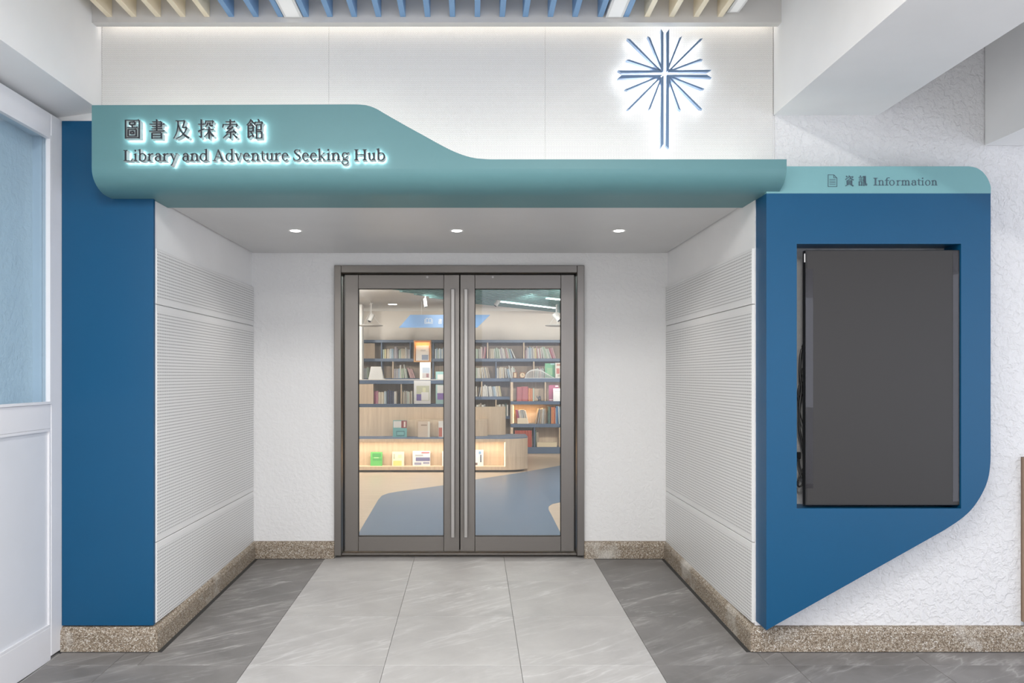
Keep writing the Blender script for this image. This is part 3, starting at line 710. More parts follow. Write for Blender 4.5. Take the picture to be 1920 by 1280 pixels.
# ------------------------------------------------------------------ radiant cross emblem
CE = empty('cross_emblem', (X(1246, 3.82), FW, Z(285, 3.82)), 'backlit blue steel cross with twelve radiating rays on the fascia', 'emblem')
cxp = lambda u, v: (X(1140+u/5.119, 3.812), Z(40+v/5.119, 3.812))
cm = [M['cross_face'], M['cross_side'], M['cross_back']]
bars = [[(509,72), (534,108), (534,484), (509,462)], [(588,72), (560,108), (560,484), (588,462)], [(509,538), (535,514), (537,1175), (505,1220)], [(588,538), (560,514), (555,1190), (586,1220)],
        [(95,470), (130,494), (522,490), (495,468)], [(90,550), (130,514), (528,511), (500,531)], [(995,464), (955,486), (572,489), (600,467)], [(995,541), (950,511), (566,511), (592,531)]]
for p in bars:
    mb = MB(); mb.extrude_xz([[cxp(*q) for q in p]], 3.812, 3.837, 0, 1, 2); mb.build('cross_bar', cm, CE)
rays = [((505,472),(190,158)), ((512,440),(390,138)), ((480,464),(178,364)), ((583,440),(703,138)), ((592,468),(906,156)), ((616,466),(908,358)),
        ((474,532),(163,660)), ((492,545),(186,852)), ((504,566),(393,855)), ((590,566),(692,857)), ((598,542),(902,848)), ((616,533),(924,653))]
for (a, b) in rays:
    l = math.hypot(b[0]-a[0], b[1]-a[1]); d = ((b[0]-a[0])/l, (b[1]-a[1])/l); nrm = (-d[1], d[0]); h = 8.5
    c = 1 if d[0]*d[1] < 0 else -1
    p = [(a[0]+nrm[0]*h, a[1]+nrm[1]*h), (a[0]-nrm[0]*h, a[1]-nrm[1]*h), (b[0]-nrm[0]*h-d[0]*(22 if c > 0 else 0), b[1]-nrm[1]*h-d[1]*(22 if c > 0 else 0)), (b[0]+nrm[0]*h-d[0]*(0 if c > 0 else 22), b[1]+nrm[1]*h-d[1]*(0 if c > 0 else 22))]
    p[0] = (p[0][0]-d[0]*20, p[0][1]-d[1]*20); p[1] = (p[1][0]-d[0]*20, p[1][1]-d[1]*20)
    mb = MB(); mb.extrude_xz([[cxp(*q) for q in p]], 3.8135, 3.837, 0, 1, 2); mb.build('ray', cm, CE)

# ------------------------------------------------------------------ information board on the right
IB = empty('information_board', (X(1640, 3.8), 3.80, Z(1180, 3.73)), 'blue information board with teal header, cut away diagonally at the bottom', 'sign')
DI = 3.73
g = lambda p: (X(p[0], DI), Z(p[1], DI))
right_curve = smooth_path([(1857.5, 840), (1857, 868), (1852.5, 898), (1841, 926), (1823, 953), (1800, 974), (1768, 995)], 4)
blue = [(1437, 362.5), (1437, 1181)] + right_curve[::-1] + [(1857.5, 362.5)]
hole = [(1494, 457), (1802, 457), (1802, 953), (1494, 953)]
mb = MB(); mb.extrude_xz([[g(p) for p in blue], [g(p) for p in hole]], DI, FW-.001); mb.build('board', M['blue'], IB)
hc = smooth_path([(1816, 311.8), (1830, 314.5), (1842, 322), (1851, 333.5), (1856, 345), (1857.5, 352)], 4)
band = [(1437, 362.5), (1437, 311.8)] + hc + [(1857.5, 362.5)]
mb = MB(); mb.extrude_xz([[g(p) for p in band]], DI-.001, FW-.001); mb.build('header_band', M['teal_band'], IB)
mb = MB(); a, b = g((1496, 955)), g((1800, 459)); mb.box(a[0]-.02, b[0]+.02, FW-.006, FW-.001, a[1]-.02, b[1]+.02)
mb.build('recess_back', M['recess'], IB)
DT = DI-.003
gt = lambda u, v: (X(u, DT), Z(v, DT))
pm = [M['print_dark']]*3
for ch, a, b in [('I', 1638, 1645.8), ('n', 1646.8, 1658), ('f', 1659.6, 1668.5), ('o', 1667.4, 1678), ('r', 1681, 1688.8), ('m', 1690, 1706.5), ('a', 1709, 1718.8), ('t', 1720.2, 1727), ('i', 1728, 1732.6), ('o', 1734.7, 1745), ('n', 1746.6, 1757.6)]:
    s0, s1 = span(GL[ch]); k = (b-a)/(s1-s0); mb = MB()
    put(mb, outline(GL[ch], .72), lambda u, v: gt(a+(u-s0)*k, 347.4-v*.69), DT, DI, 0, 0, 0); mb.build('letter', M['print_dark'], IB, fix=False)
for key, x0 in (('zi', 1585), ('xun', 1609.8)):
    mb = MB(); put(mb, cj_polys(key, 15.6, 19.5, 1.0, 1.75), lambda u, v: gt(x0+u, 329-v), DT, DI, 0, 0, 0); mb.build('character', M['print_dark'], IB, fix=False)
mb = MB(); ic = lambda p: (1540+p[0]/8.348, 315+p[1]/8.348)
def rib_px(pts, wd): return [ (gt(*q)) for q in ribbon([(*p, wd) for p in pts])[0]]
for pts in ([(108,103),(108,289)], [(104,289),(248,289)], [(246,291),(246,152)], [(246,155),(196,103)], [(198,103),(104,103)], [(196,103),(196,152)], [(193,150),(246,150)], [(132,178),(222,178)], [(132,204),(222,204)], [(132,229),(222,229)], [(132,255),(222,255)]):
    mb.extrude_xz([rib_px([ic(p) for p in pts], .75)], DT, DI)
mb.build('document_icon', M['print_dark'], IB)

# ------------------------------------------------------------------ portrait display in the recess
DV = 3.742
TV = empty('display_screen', (X(1656, DV), DV+.02, Z(947, DV)), 'large dark portrait display screen set in the blue information board', 'screen')
tx0, tx1, tz0, tz1 = X(1510.5, DV), X(1800.5, DV), Z(947, DV), Z(468.5, DV)
mb = MB(); mb.bbox(tx0, tx1, DV, DV+.035, tz0, tz1, .002); mb.build('casing', M['black'], TV)
mb = MB(); mb.box(tx0+.006, tx1-.006, DV-.0015, DV, tz0+.008, tz1-.006); mb.build('panel', M['screen'], TV)
mb = MB(); mb.box(tx0+.25, tx1-.25, DV+.035, FW-.006, tz0+.4, tz1-.4); mb.build('wall_mount', M['black'], TV)
mb = MB(); mb.box(tx0-.001, X(1524, DV), DV-.0035, DV-.002, Z(915, DV), Z(504, DV)); mb.build('film_strip', M['film'], TV)
mb = MB(); mb.box(X(1786, DV), X(1797, DV), DV-.0035, DV-.002, tz0+.02, Z(471, DV)); mb.build('film_strip', M['film'], TV)
mb = MB(); mb.box(tx0-.003, tx0, DV+.004, DV+.012, Z(491, DV), Z(475, DV)); mb.build('label_clip', M['white'], TV)
mb = MB(); cb = lambda u, v, d: (X(u, d), d, Z(v, d))
mb.tube([cb(a, b, 3.815) for a, b in smooth_path([(1507, 645), (1501, 665), (1500, 700), (1503, 728), (1499, 760), (1498.5, 800), (1503, 825), (1507, 850)], 5)], .006, 8)
mb.tube([cb(a, b, 3.825) for a, b in smooth_path([(1506, 716), (1499, 722), (1496, 736), (1500, 744), (1507, 738)], 5)], .004, 8)
mb.tube([cb(a, b, 3.82) for a, b in smooth_path([(1504, 690), (1497, 745), (1500, 775), (1508, 800)], 5)], .0035, 8)
tag(mb.build('cable', M['black'], None, None, True), 'thick black cable loop in the upper gap beside the display screen', 'cable')
mb = MB()
mb.tube([cb(a, b, 3.82) for a, b in smooth_path([(1498, 848), (1497, 860), (1501, 880), (1506, 897), (1504, 908), (1498, 912), (1495, 905), (1500, 890), (1506, 878)], 5)], .0045, 8)
mb.bbox(X(1494.5, 3.82), X(1501, 3.82), 3.812, 3.828, Z(860, 3.82), Z(847, 3.82), .003)
tag(mb.build('cable', M['black'], None, None, True), 'thin black plug lead curling in the lower gap beside the display screen', 'cable')

# ------------------------------------------------------------------ ceiling fins and luminaires
SC = empty('slat_ceiling', (-.1, 3.0, EYE+1.765), 'row of cream and blue ceiling fins above the fascia', 'ceiling fins')
zs0, zs1 = EYE+1.767, EYE+1.90
me_cache = {}
def fin(xc, mat, key):
    if key not in me_cache:
        mb = MB(); mb.bbox(-.0135, .0135, -2.2, 0, 0, zs1-zs0, .0015); o = mb.build('slat', mat, SC, (0, 0, 0)); me_cache[key] = o.data
        o.location = Vector((xc, 3.766, zs0))-SC.location; return
    o = bpy.data.objects.new('slat', me_cache[key]); COL.objects.link(o); o.parent = SC; o.location = Vector((xc, 3.766, zs0))-SC.location
DB = 3.767
for px in (205.5, 251, 297, 343, 388.5): fin(X(px, DB), M['cream'], 'c')
for px in (434, 480, 526.5, 574, 619, 664.5, 710, 755.5, 802, 848.5, 895, 941.5, 985, 1032, 1078, 1125.5, 1173.5): fin(X(px, DB), M['slat_blue'], 'b')
for px in (1213, 1259, 1305, 1350): fin(X(px, DB), M['cream'], 'c')
# hangers from fins to ceiling
mb = MB()
for yy in (1.9, 3.4): mb.box(BL, BR, yy-.02, yy+.02, zs1-.002, CEIL)
mb.build('carrier', M['ceiling'], SC)
for i, (a, b, lab) in enumerate(((533.5, 567.5, 'white linear luminaire among the blue fins, left one'), (1135, 1167.5, 'white linear luminaire at the right end of the blue fins'), (1362, 1385, 'white linear luminaire beside the last cream fin on the right'))):
    L = empty('ceiling_light', (X((a+b)/2, DB), 3.0, zs0), lab, 'ceiling light')
    zz = zs0-.004 if i < 2 else zs0+.02
    x0, x1 = X(a, DB), X(b, DB)
    mb = MB(); mb.bbox(x0, x1, 1.6, 3.764, zz, CEIL-.001, .001); mb.build('housing', M['led_frame'], L)
    mb = MB(); mb.box(x0+.012, x1-.012, 1.62, 3.752, zz-.001, zz); mb.build('diffuser', M['led_white'], L)
# recess downlights
for (px, lab) in ((554, 'left small round downlight in the grey recess soffit'), (856.5, 'middle small round downlight in the grey recess soffit'), (1160.5, 'right small round downlight in the grey recess soffit')):
    d = 4.725; x = X(px, d)
    L = empty('downlight', (x, d, SOF), lab, 'downlight', 'downlights in the recess soffit')
    mb = MB(); n = 24
    mb.lathe((x, d, SOF-.004), [(.030, .002), (.044, .002), (.044, .004), (.030, .004)], n, 0, True); mb.build('trim_ring', M['white'], L, None, True)
    mb = MB(); mb.lathe((x, d, SOF-.003), [(.0005, 0), (.031, 0), (.031, .003), (.0005, .003)], n); mb.build('lens', M['downlight'], L)
    l = bpy.data.lights.new('downlight_beam', 'SPOT'); l.energy = 9; l.spot_size = R(110); l.spot_blend = .7; l.shadow_soft_size = .03; l.color = (1, .95, .88)
    lo = bpy.data.objects.new('downlight_beam', l); COL.objects.link(lo); lo.location = (x, d, SOF-.012)

# ================================================================== LIBRARY behind the doors
LC = EYE+1.15                            # library ceiling level
mb = MB(); mb.box(-5.5, 5.5, 5.76, 14.2, LF-.1, LF)
lfloor = struct('floor_library', mb, M['vinyl'], 'beige library floor with a slate blue vinyl shape')
def lf(px, py):
    d = (EYE-LF)*F/(py-PY); return (X(px, d), d)
inlay = [lf(*p) for p in ((655, 1035), (676, 993), (709, 937), (716, 929), (728, 924.5), (745, 921.5), (832, 909.5), (890, 899), (975, 886), (1052, 872.3), (1100, 865.5), (1180, 857), (1180, 905), (1052, 941), (1036, 944.5), (1029, 949), (1028.5, 955), (1034, 965), (1053, 1003), (1068, 1040))]
inlay = [(inlay[0][0], 5.77)] + inlay + [(inlay[-1][0], 5.77)]
mb = MB(); k = tessellate_polygon([[Vector((p[0], p[1], 0)) for p in inlay]])
n = len(inlay); mb.add([(p[0], p[1], LF+.0015) for p in inlay]+[(p[0], p[1], LF-.001) for p in inlay], [list(t) for t in k]+[[t+n for t in q] for q in k]+[[i, (i+1) % n, n+(i+1) % n, n+i] for i in range(n)])
struct('blue_vinyl_inlay', mb, M['blue_vinyl'], None, lfloor)
mb = MB(); mb.box(-5.6, -5.5, 5.8, 14.2, 0, 3); struct('wall_library_left', mb, M['lib_wall'], 'cream library wall out of sight on the left')
mb = MB(); mb.box(5.5, 5.6, 5.8, 14.2, 0, 3); struct('wall_library_right', mb, M['lib_wall'], 'cream library wall out of sight on the right')
mb = MB(); mb.box(-5.6, 5.6, 13.75, 13.9, 0, 3); struct('wall_library_back', mb, M['lib_wall'], 'cream library wall above the tall bookcase')
mb = MB(); mb.box(-5.6, NL-.1, BW+.1, BW+.2, 0, 3); mb.box(NR+.1, 5.6, BW+.1, BW+.2, 0, 3); mb.box(NL-.1, NR+.1, BW+.1, BW+.2, 2.75, 3)
struct('wall_library_front', mb, M['lib_wall'], 'library side of the entrance wall')
mb = MB(); mb.box(-5.6, 5.6, 5.8, 13.9, LC, LC+.1); lceil = struct('ceiling_library', mb, M['lib_ceiling'], 'white library ceiling')
# white column at the left edge of the view
mb = MB(); d = 12.4; mb.bbox(X(655, d), X(679, d), d, d+.2, LF, LC, .006); struct('trim_10', mb, M['white'], 'white column at the left edge of the glazed view')

# teal fin ceiling
FC = empty('fin_ceiling', (.6, 11.0, LC-.06), 'fan of dark teal fins under the library ceiling', 'ceiling fins')
dv = (.671, .741); nv = (.741, -.671)
def start_t(c):
    tb = [(-7.84, 8.4), (-7.80, 8.0), (-7.62, 7.375), (-7.41, 6.757), (-7.08, 6.11), (-6.6, 5.45), (-5.0, 4.3)]
    for (a, ta), (b, tb_) in zip(tb, tb[1:]):
        if a <= c <= b: return ta+(tb_-ta)*(c-a)/(b-a)
    return 8.4
c = -7.82
while c < -5.6:
    t0 = start_t(c); t1 = (13.74+.671*c)/.741
    t1 = min(t1, (5.45-nv[0]*c)/dv[0])
    p0 = (nv[0]*c+dv[0]*t0, nv[1]*c+dv[1]*t0); p1 = (nv[0]*c+dv[0]*t1, nv[1]*c+dv[1]*t1); h = .029
    mb = MB(); q = [(p0[0]-nv[0]*h, p0[1]-nv[1]*h), (p0[0]+nv[0]*h, p0[1]+nv[1]*h), (p1[0]+nv[0]*h, p1[1]+nv[1]*h), (p1[0]-nv[0]*h, p1[1]-nv[1]*h)]
    mb.prism(q, LC-.055, LC-.001, 'z'); mb.build('slat', M['lib_teal'], FC)
    c += .13
def on_line(px0, py0, px1, py1, z, wdt, mat, parent, name):
    p = []
    for (a, b) in ((px0, py0), (px1, py1)):
        d = (z-EYE)*F/(PY-b); p.append((X(a, d), d))
    dx, dy = p[1][0]-p[0][0], p[1][1]-p[0][1]; l = math.hypot(dx, dy); nx, ny = -dy/l*wdt/2, dx/l*wdt/2
    mb = MB(); mb.prism([(p[0][0]-nx, p[0][1]-ny), (p[1][0]-nx, p[1][1]-ny), (p[1][0]+nx, p[1][1]+ny), (p[0][0]+nx, p[0][1]+ny)], z, z+.012, 'z'); return mb.build(name, mat, parent)
o = on_line(938, 566, 1040, 578, LC-.068, .055, M['bar_led'], None, 'linear_light'); tag(o, 'long glowing linear light running between the teal fins', 'ceiling light')
o = on_line(1026, 560, 1075, 564.8, LC-.068, .055, M['bar_led'], None, 'linear_light'); tag(o, 'short glowing linear light at the right edge of the glazed view', 'ceiling light')
# round ceiling downlight, spotlights, discs
d = 12.35; x = X(736, d)
L = empty('downlight', (x, d, LC-.004), 'round white downlight on the library ceiling left of the fins', 'downlight')
mb = MB(); mb.lathe((x, d, LC-.006), [(.07, 0), (.085, .002), (.085, .006), (.07, .006)], 20, 0, True); mb.build('trim_ring', M['white'], L)
mb = MB(); mb.lathe((x, d, LC-.005), [(.0005, 0), (.07, 0), (.07, .004), (.0005, .004)], 20); mb.build('lens', M['downlight'], L)
def spot(px, py, d, lab, ang, l=.17, r=.035, stem_top=LC-.03):
    x, z = X(px, d), Z(py, d); e = empty('spotlight', (x, d, z), lab, 'spotlight')
    mb = MB(); mb.tube([(x, d, stem_top), (x, d, z+.02)], .008, 8); mb.build('stem', M['white'], e)
    mb = MB(); mb.lathe((x, d, stem_top-.012), [(.03, 0), (.03, .014)], 14); mb.build('canopy', M['white'], e)
    a = R(ang); dx, dz = math.sin(a)*l/2, -math.cos(a)*l/2
    mb = MB(); mb.tube([(x-dx, d, z-dz), (x-dx*.9, d, z-dz*.9), (x+dx, d-.03, z+dz)], [r*.7, r, r], 14); mb.build('lamp_head', M['white'], e, None, True)
    mb = MB(); mb.tube([(x+dx*.98, d-.029, z+dz*.98), (x+dx*1.02, d-.031, z+dz*1.02)], r*.8, 14); mb.build('lens', M['black'], e)
    return e
spot(797.5, 567, 10.6, 'small white spotlight hanging below the curved edge of the fins', 8, .12, .022)
spot(935, 564, 11.2, 'tilted grey spotlight hanging from the teal fins', -35, .17, .03)
spot(696, 595, 11.9, 'white spotlight over the left pendant disc', -25, .12, .038)
spot(1043, 594, 11.9, 'white spotlight over the right pendant disc', 40, .13, .042)
for (px, lab) in ((694, 'thin white pendant disc at the left edge of the glazed view'), (1046, 'thin white pendant disc at the right edge of the glazed view')):
    d = 11.75; x, z = X(px, d), Z(611.5, d); e = empty('pendant_disc', (x, d, z), lab, 'pendant lamp')
    mb = MB(); mb.lathe((x, d, z), [(.15, 0), (.19, .006), (.2, .014), (.15, .022), (.02, .03)], 30); mb.build('disc', M['white'], e, None, True)
    mb = MB()
    for k in range(3):
        a = R(120*k+20); mb.tube([(x+.17*math.cos(a), d+.17*math.sin(a), z+.015), (x, d, z+.22)], .0025, 6)
    mb.tube([(x, d, z+.22), (x, d, LC-.001)], .003, 6); mb.build('suspension', M['white'], e)
# hanging blue sign
d = 11.9; HS = empty('hanging_sign', (X(835, d), d, Z(613, d)), 'bright blue parallelogram sign with a book icon, hung over the bookcases', 'sign')
q = lambda u, v, dd=d: (X(u, dd), Z(v, dd))
mb = MB(); mb.extrude_xz([[q(748, 614), q(769, 590), q(919, 590), q(894.5, 614)]], d, d+.03); mb.build('board', M['sign_blue'], HS)
for u in (790, 890):
    mb = MB(); mb.tube([(X(u, d), d+.015, Z(591, d)), (X(u, d), d+.015, LC-.001)], .004, 6); mb.build('hanger', M['white'], HS)
dd = d-.003; mb = MB()
bk = lambda u, v: q(796+u, 596+v, dd)
for poly in ([(0,9.6),(0,2),(.9,2),(.9,8.8)], [(0,10.6),(0,9.6),(7.4,9.2),(8.1,10.2)], [(2,8),(2,1),(3,.6),(3,7.6)], [(2.4,1.4),(2.4,.4),(5.6,.2),(7.6,1.6),(7.6,2.6),(5.4,1.2)], [(7.2,2),(8.2,2),(8.2,9.4),(7.2,9.4)], [(2.4,8),(5.6,7.4),(7.6,8.6),(7.6,9.4),(5.4,8.2),(2.4,8.8)],
             [(15.4,9.6),(15.4,2),(14.5,2),(14.5,8.8)], [(15.4,10.6),(15.4,9.6),(8,9.2),(7.3,10.2)], [(13.4,8),(13.4,1),(12.4,.6),(12.4,7.6)], [(13,1.4),(13,.4),(9.8,.2),(7.8,1.6),(7.8,2.6),(10,1.2)], [(13,8),(9.8,7.4),(7.8,8.6),(7.8,9.4),(10,8.2),(13,8.8)]):
    mb.extrude_xz([[bk(*p) for p in poly]], dd, d)
mb.build('book_icon', M['print_white'], HS)
mb = MB(); put(mb, cj_polys('shu', 8.4, 10, .6, .9), lambda u, v: q(821+u, 597-v, dd), dd, d, 0, 0, 0); mb.build('character', M['print_white'], HS, fix=False)

# ------------------------------------------------------------------ books
PAL = {'w': (.74, .72, .68), 'c': (.66, .58, .46), 'g': (.44, .52, .40), 'b': (.34, .45, .55), 'p': (.55, .34, .34), 'm': (.46, .42, .46), 'y': (.66, .58, .32), 'k': (.06, .06, .08), 'n': (.06, .07, .14),
       'r': (.45, .09, .06), 'R': (.42, .12, .13), 'o': (.62, .24, .10), 't': (.40, .33, .26), 'd': (.10, .17, .15), 'B': (.10, .24, .48), 'e': (.40, .40, .40), 'v': (.50, .58, .50), 'l': (.60, .66, .70), 'M': (.30, .07, .14), 'P': (.58, .26, .33)}
CN = {'w': 'white', 'c': 'cream', 'g': 'sage green', 'b': 'pale blue', 'p': 'dusty pink', 'm': 'mauve grey', 'y': 'yellow', 'k': 'black', 'n': 'dark navy', 'r': 'dark red', 'R': 'faded red', 'o': 'orange', 't': 'tan', 'd': 'dark green', 'B': 'strong blue', 'e': 'grey', 'v': 'pale green', 'l': 'light blue', 'M': 'maroon', 'P': 'pink'}
ORD = ['first', 'second', 'third', 'fourth', 'fifth', 'sixth', 'seventh', 'eighth', 'ninth', 'tenth', 'eleventh', 'twelfth', 'thirteenth', 'fourteenth', 'fifteenth', 'sixteenth', 'seventeenth', 'eighteenth', 'nineteenth', 'twentieth', 'twenty-first', 'twenty-second', 'twenty-third', 'twenty-fourth', 'twenty-fifth', 'twenty-sixth']
def book(x0, wd, z0, h, y0, dep, cname, lean, label, group):
    """a bound book standing spine to the front; lean in degrees, + tips its top to the left"""
    mb = MB(); t = min(.004, wd*.16); r = wd*.22
    sp = [(-wd/2, .012), (-wd/2+r*.3, .004), (-wd/2+r, 0), (wd/2-r, 0), (wd/2-r*.3, .004), (wd/2, .012)]
    mb.prism(sp+[(wd/2-t, .012), (-wd/2+t, .012)], 0, h, 'z', 0)          # rounded spine
    mb.box(-wd/2, -wd/2+t, .012, dep, 0, h, 0); mb.box(wd/2-t, wd/2, .012, dep, 0, h, 0)
    mb.box(-wd/2+t, wd/2-t, .012, dep-.005, .004, h-.004, 1)
    o = mb.build('book', [colour(PAL[cname]), M['pages']], None, (0, 0, 0))
    a = R(lean); o.rotation_euler = (0, -a, 0)
    # rest the low corner on the board
    if lean >= 0: o.location = (x0+wd/2*math.cos(a), y0, z0+wd/2*math.sin(a))
    else: o.location = (x0+wd/2*math.cos(a), y0, z0+wd/2*math.sin(-a))
    tag(o, label, 'book', group); return o
def row(items, px0, zb_py, d, place, group, back=.16, hscale=1.0):
    """items: 'code width height lean' in photo pixels at distance d"""
    x = px0; z0 = Z(zb_py, d); prev = None
    for i, it in enumerate(items.split(',')):
        f = it.split(); cname = f[0]
        if cname == '_': x += float(f[1]); continue
        wd, h, ln = float(f[1]), float(f[2]), float(f[3]) if len(f) > 3 else 0
        if prev is not None:
            dt = math.tan(R(ln))-math.tan(R(prev[0]))
            if dt > 0: x += min(prev[1], h)*dt
        prev = (ln, h)
        kind = 'thin' if wd < 2.6 else ('thick' if wd > 4.6 else 'slim')
        book(X(x, d), wd*d/F-.0008, z0+.0005, h*d/F*hscale, d+random.uniform(.004, .02), back, cname, ln,
             '%s %s book, %s from left %s' % (kind, CN[cname], ORD[i], place), group)
        x += wd/math.cos(R(ln))

def case(name, d, dep, x0, x1, boards, uprights, label, ends=(True, True), backcol='oak_dark', base=None, topback=None):
    """open bookcase: boards are (ytop, ybottom) pixel pairs at distance d, uprights are (x, y0, y1, colour)"""
    e = empty(name, (X((x0+x1)/2, d), d+dep/2, LF), label, 'bookcase')
    for (a, b) in boards:
        mb = MB(); mb.bbox(X(x0, d), X(x1, d), d, d+dep, Z(b, d), Z(a, d), .002); mb.build('shelf_board', M['slate'], e)
    for (x, a, b, mt, wd) in uprights:
        mb = MB(); mb.bbox(X(x, d), X(x+wd, d), d+.006, d+dep, Z(b, d)+.0002, Z(a, d)-.0002, .002); mb.build('upright', M[mt], e)
    top_ = boards[0][1]; bot = boards[-1][0]
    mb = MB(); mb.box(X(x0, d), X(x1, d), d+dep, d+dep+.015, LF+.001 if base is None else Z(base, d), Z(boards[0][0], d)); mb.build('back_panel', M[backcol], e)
    return e
# tall bookcase along the back wall
D = 13.3
case('tall_bookcase', D, .30, 560, 1150, [(637, 642), (672, 677.5), (709, 715), (743.5, 749), (780, 785), (838, 846)],
     [(560, 642, 838, 'oak', 5), (676, 642, 672, 'slate', 2.2), (714, 642, 709, 'slate', 2.4), (768, 642, 672, 'slate', 2), (811, 642, 709, 'slate', 2.2), (862, 642, 709, 'slate', 2.4), (913, 642, 672, 'oak', 2.6), (981, 642, 672, 'oak', 2.6), (929.2, 677.5, 709, 'slate', 2),
      (735.5, 677.5, 709, 'oak', 2.2), (1000, 677.5, 709, 'oak', 2.2), (1066, 642, 709, 'oak', 2.4), (1145, 642, 838, 'oak', 5), (902, 715, 743.5, 'oak', 2.4), (929, 749, 780, 'oak', 2), (862, 715, 838, 'slate', 2.2)],
     'tall slate blue bookcase filling the back wall of the library')
mb = MB(); mb.bbox(X(681, D), X(702, D), D+.05, D+.08, Z(672, D)+.0005, Z(643, D), .002); tag(mb.build('wooden_panel', M['oak']), 'plain oak panel closing the top left bay of the tall bookcase', 'panel')
row('v 3 17,y 3.4 17.5,t 1.6 16,c 4 18,w 1.6 17,l 3 18.5,b 3.4 18.5,e 1.8 18,m 4.4 22,m 2 19,k 1.6 17,v 2.4 16,v 2 18,c 3 18.6,c 2.6 18.6,c 2 18,w 2.2 21,e 3 18,m 2.2 17,w 2 17', 717.5, 672, D, 'in top row left of lit cubby', 'books in the top row of the tall bookcase')
row('l 3 18,b 2 20,v 2.4 17,l 3 19,b 2.6 18,w 2 18,b 3 20,l 2.4 17', 815, 672, D, 'in top bay right of lit cubby', 'books in the top row of the tall bookcase')
row('v 2.5 18.5,v 2 18,k 1.2 16,w 1.4 19,e 2 18,w 2 22,p 2.3 21,p 2.6 23 -6,R 2 21 -6', 892, 672, D, 'in top row left of white divider', 'books in the top row of the tall bookcase')
row('t 2.6 18.5,c 2.8 18.5 1,c 3 18.6 2,w 1.6 18 3,v 2 19 5,g 1.3 18 6,v 2.6 20.5 7,g 2.4 19 8,w 2 18 8,m 2.8 19 9,w 2.2 21 10,w 2.4 19 11,t 2 19 12,p 2.4 18.5 12,w 2 20.5 13,g 2 19.5 15,b 3 18.5 16,w 2.2 19.5 24', 917, 672, D, 'in top row between the dividers', 'books in the top row of the tall bookcase')
row('p 1.8 16,m 3.4 21,l 2.4 20,b 2 22.5,l 2.2 20 1,e 2 21 1,w 1.5 22 2,c 2.6 19 3,y 2.6 19.5 3,p 2.2 23 5,w 2.6 19 6,p 2.4 19.5 6,w 2 20 7,w 2 21 12,v 2.6 22.5 13,g 2.6 22 13,w 2.2 19 14,v 2.4 18 14,w 1.8 19.5 17,R 2.4 21 18,P 2.4 20 18,p 3 21 18', 985, 672, D, 'in top row right of wooden divider', 'books in the top row of the tall bookcase')
row('b 2.6 19,e 2.6 19,l 2.2 18.5,v 2.2 21,g 1.8 20', 680, 709, D, 'in second row behind tapered stand', 'books in the second row of the tall bookcase')
row('m 3 18,e 2.8 18,m 2.6 18,b 2.4 18.5,w 2.4 25,g 3 18,g 2.4 18.5 2,w 1.8 26 6,v 2.4 18 8,_ 2,p 3.4 20 17,p 2.6 18 17,p 3 18 18', 738.5, 709, D, 'in second row under lit cubby', 'books in the second row of the tall bookcase')
row('v 2.6 19.5,w 2.2 19 1,w 2.6 19.5 2,c 2.6 19.5 3,w 2.4 20 6,c 2.6 20.5 9,e 2.2 20 10,c 2.8 20.5 11,t 2.8 20.5 13', 892, 708.8, D, 'in second row left of blue divider', 'books in the second row of the tall bookcase')
row('w 2 19,e 1.6 17,c 2.4 20,c 2.6 21,w 1.8 20 1,c 2.6 20 2,t 1.6 19 3,w 2.2 19.5 6,e 2 19 10,b 2 17 10,l 2 18 12,w 1.8 24 12,w 2 19 8,w 2.6 22 8,v 2.2 20 10,p 2 17 10', 931.6, 708.8, D, 'in second row behind wooden clock', 'books in the second row of the tall bookcase')
row('e 2.4 18,v 2.2 18,w 2 19,e 2 18,p 1.8 20,w 2 18,m 2 20,v 2.4 18', 1003, 708.8, D, 'in second row behind green book', 'books in the second row of the tall bookcase')
row('w 2.2 19,t 1.6 17 -10,k 2 18 -10,w 1.8 18 -8', 892, 743.3, D, 'in third row left of divider', 'books in the third row of the tall bookcase')
row('w 3 19.5,w 2.8 22 1,w 3 20 2,e 1.6 18 3,w 3 19 7,w 3 19.5 7,e 2 18 8,b 3 19 9,l 2.6 19 9,c 3 19.5 9,c 3 19.5 10,y 2.6 19.5 10', 905, 743.3, D, 'in third row right of divider', 'books in the third row of the tall bookcase')
row('w 4 21,c 3 22,t 3 24,w 4 21,e 3 22', 893, 780, D, 'in fourth row above bench back', 'books in the fourth row of the tall bookcase')
row('c 4 21,w 3.4 22,t 3 21,w 3 22,e 3 21,d 2 24,w 3.4 21', 931.5, 780, D, 'in fourth row right of divider', 'books in the fourth row of the tall bookcase')
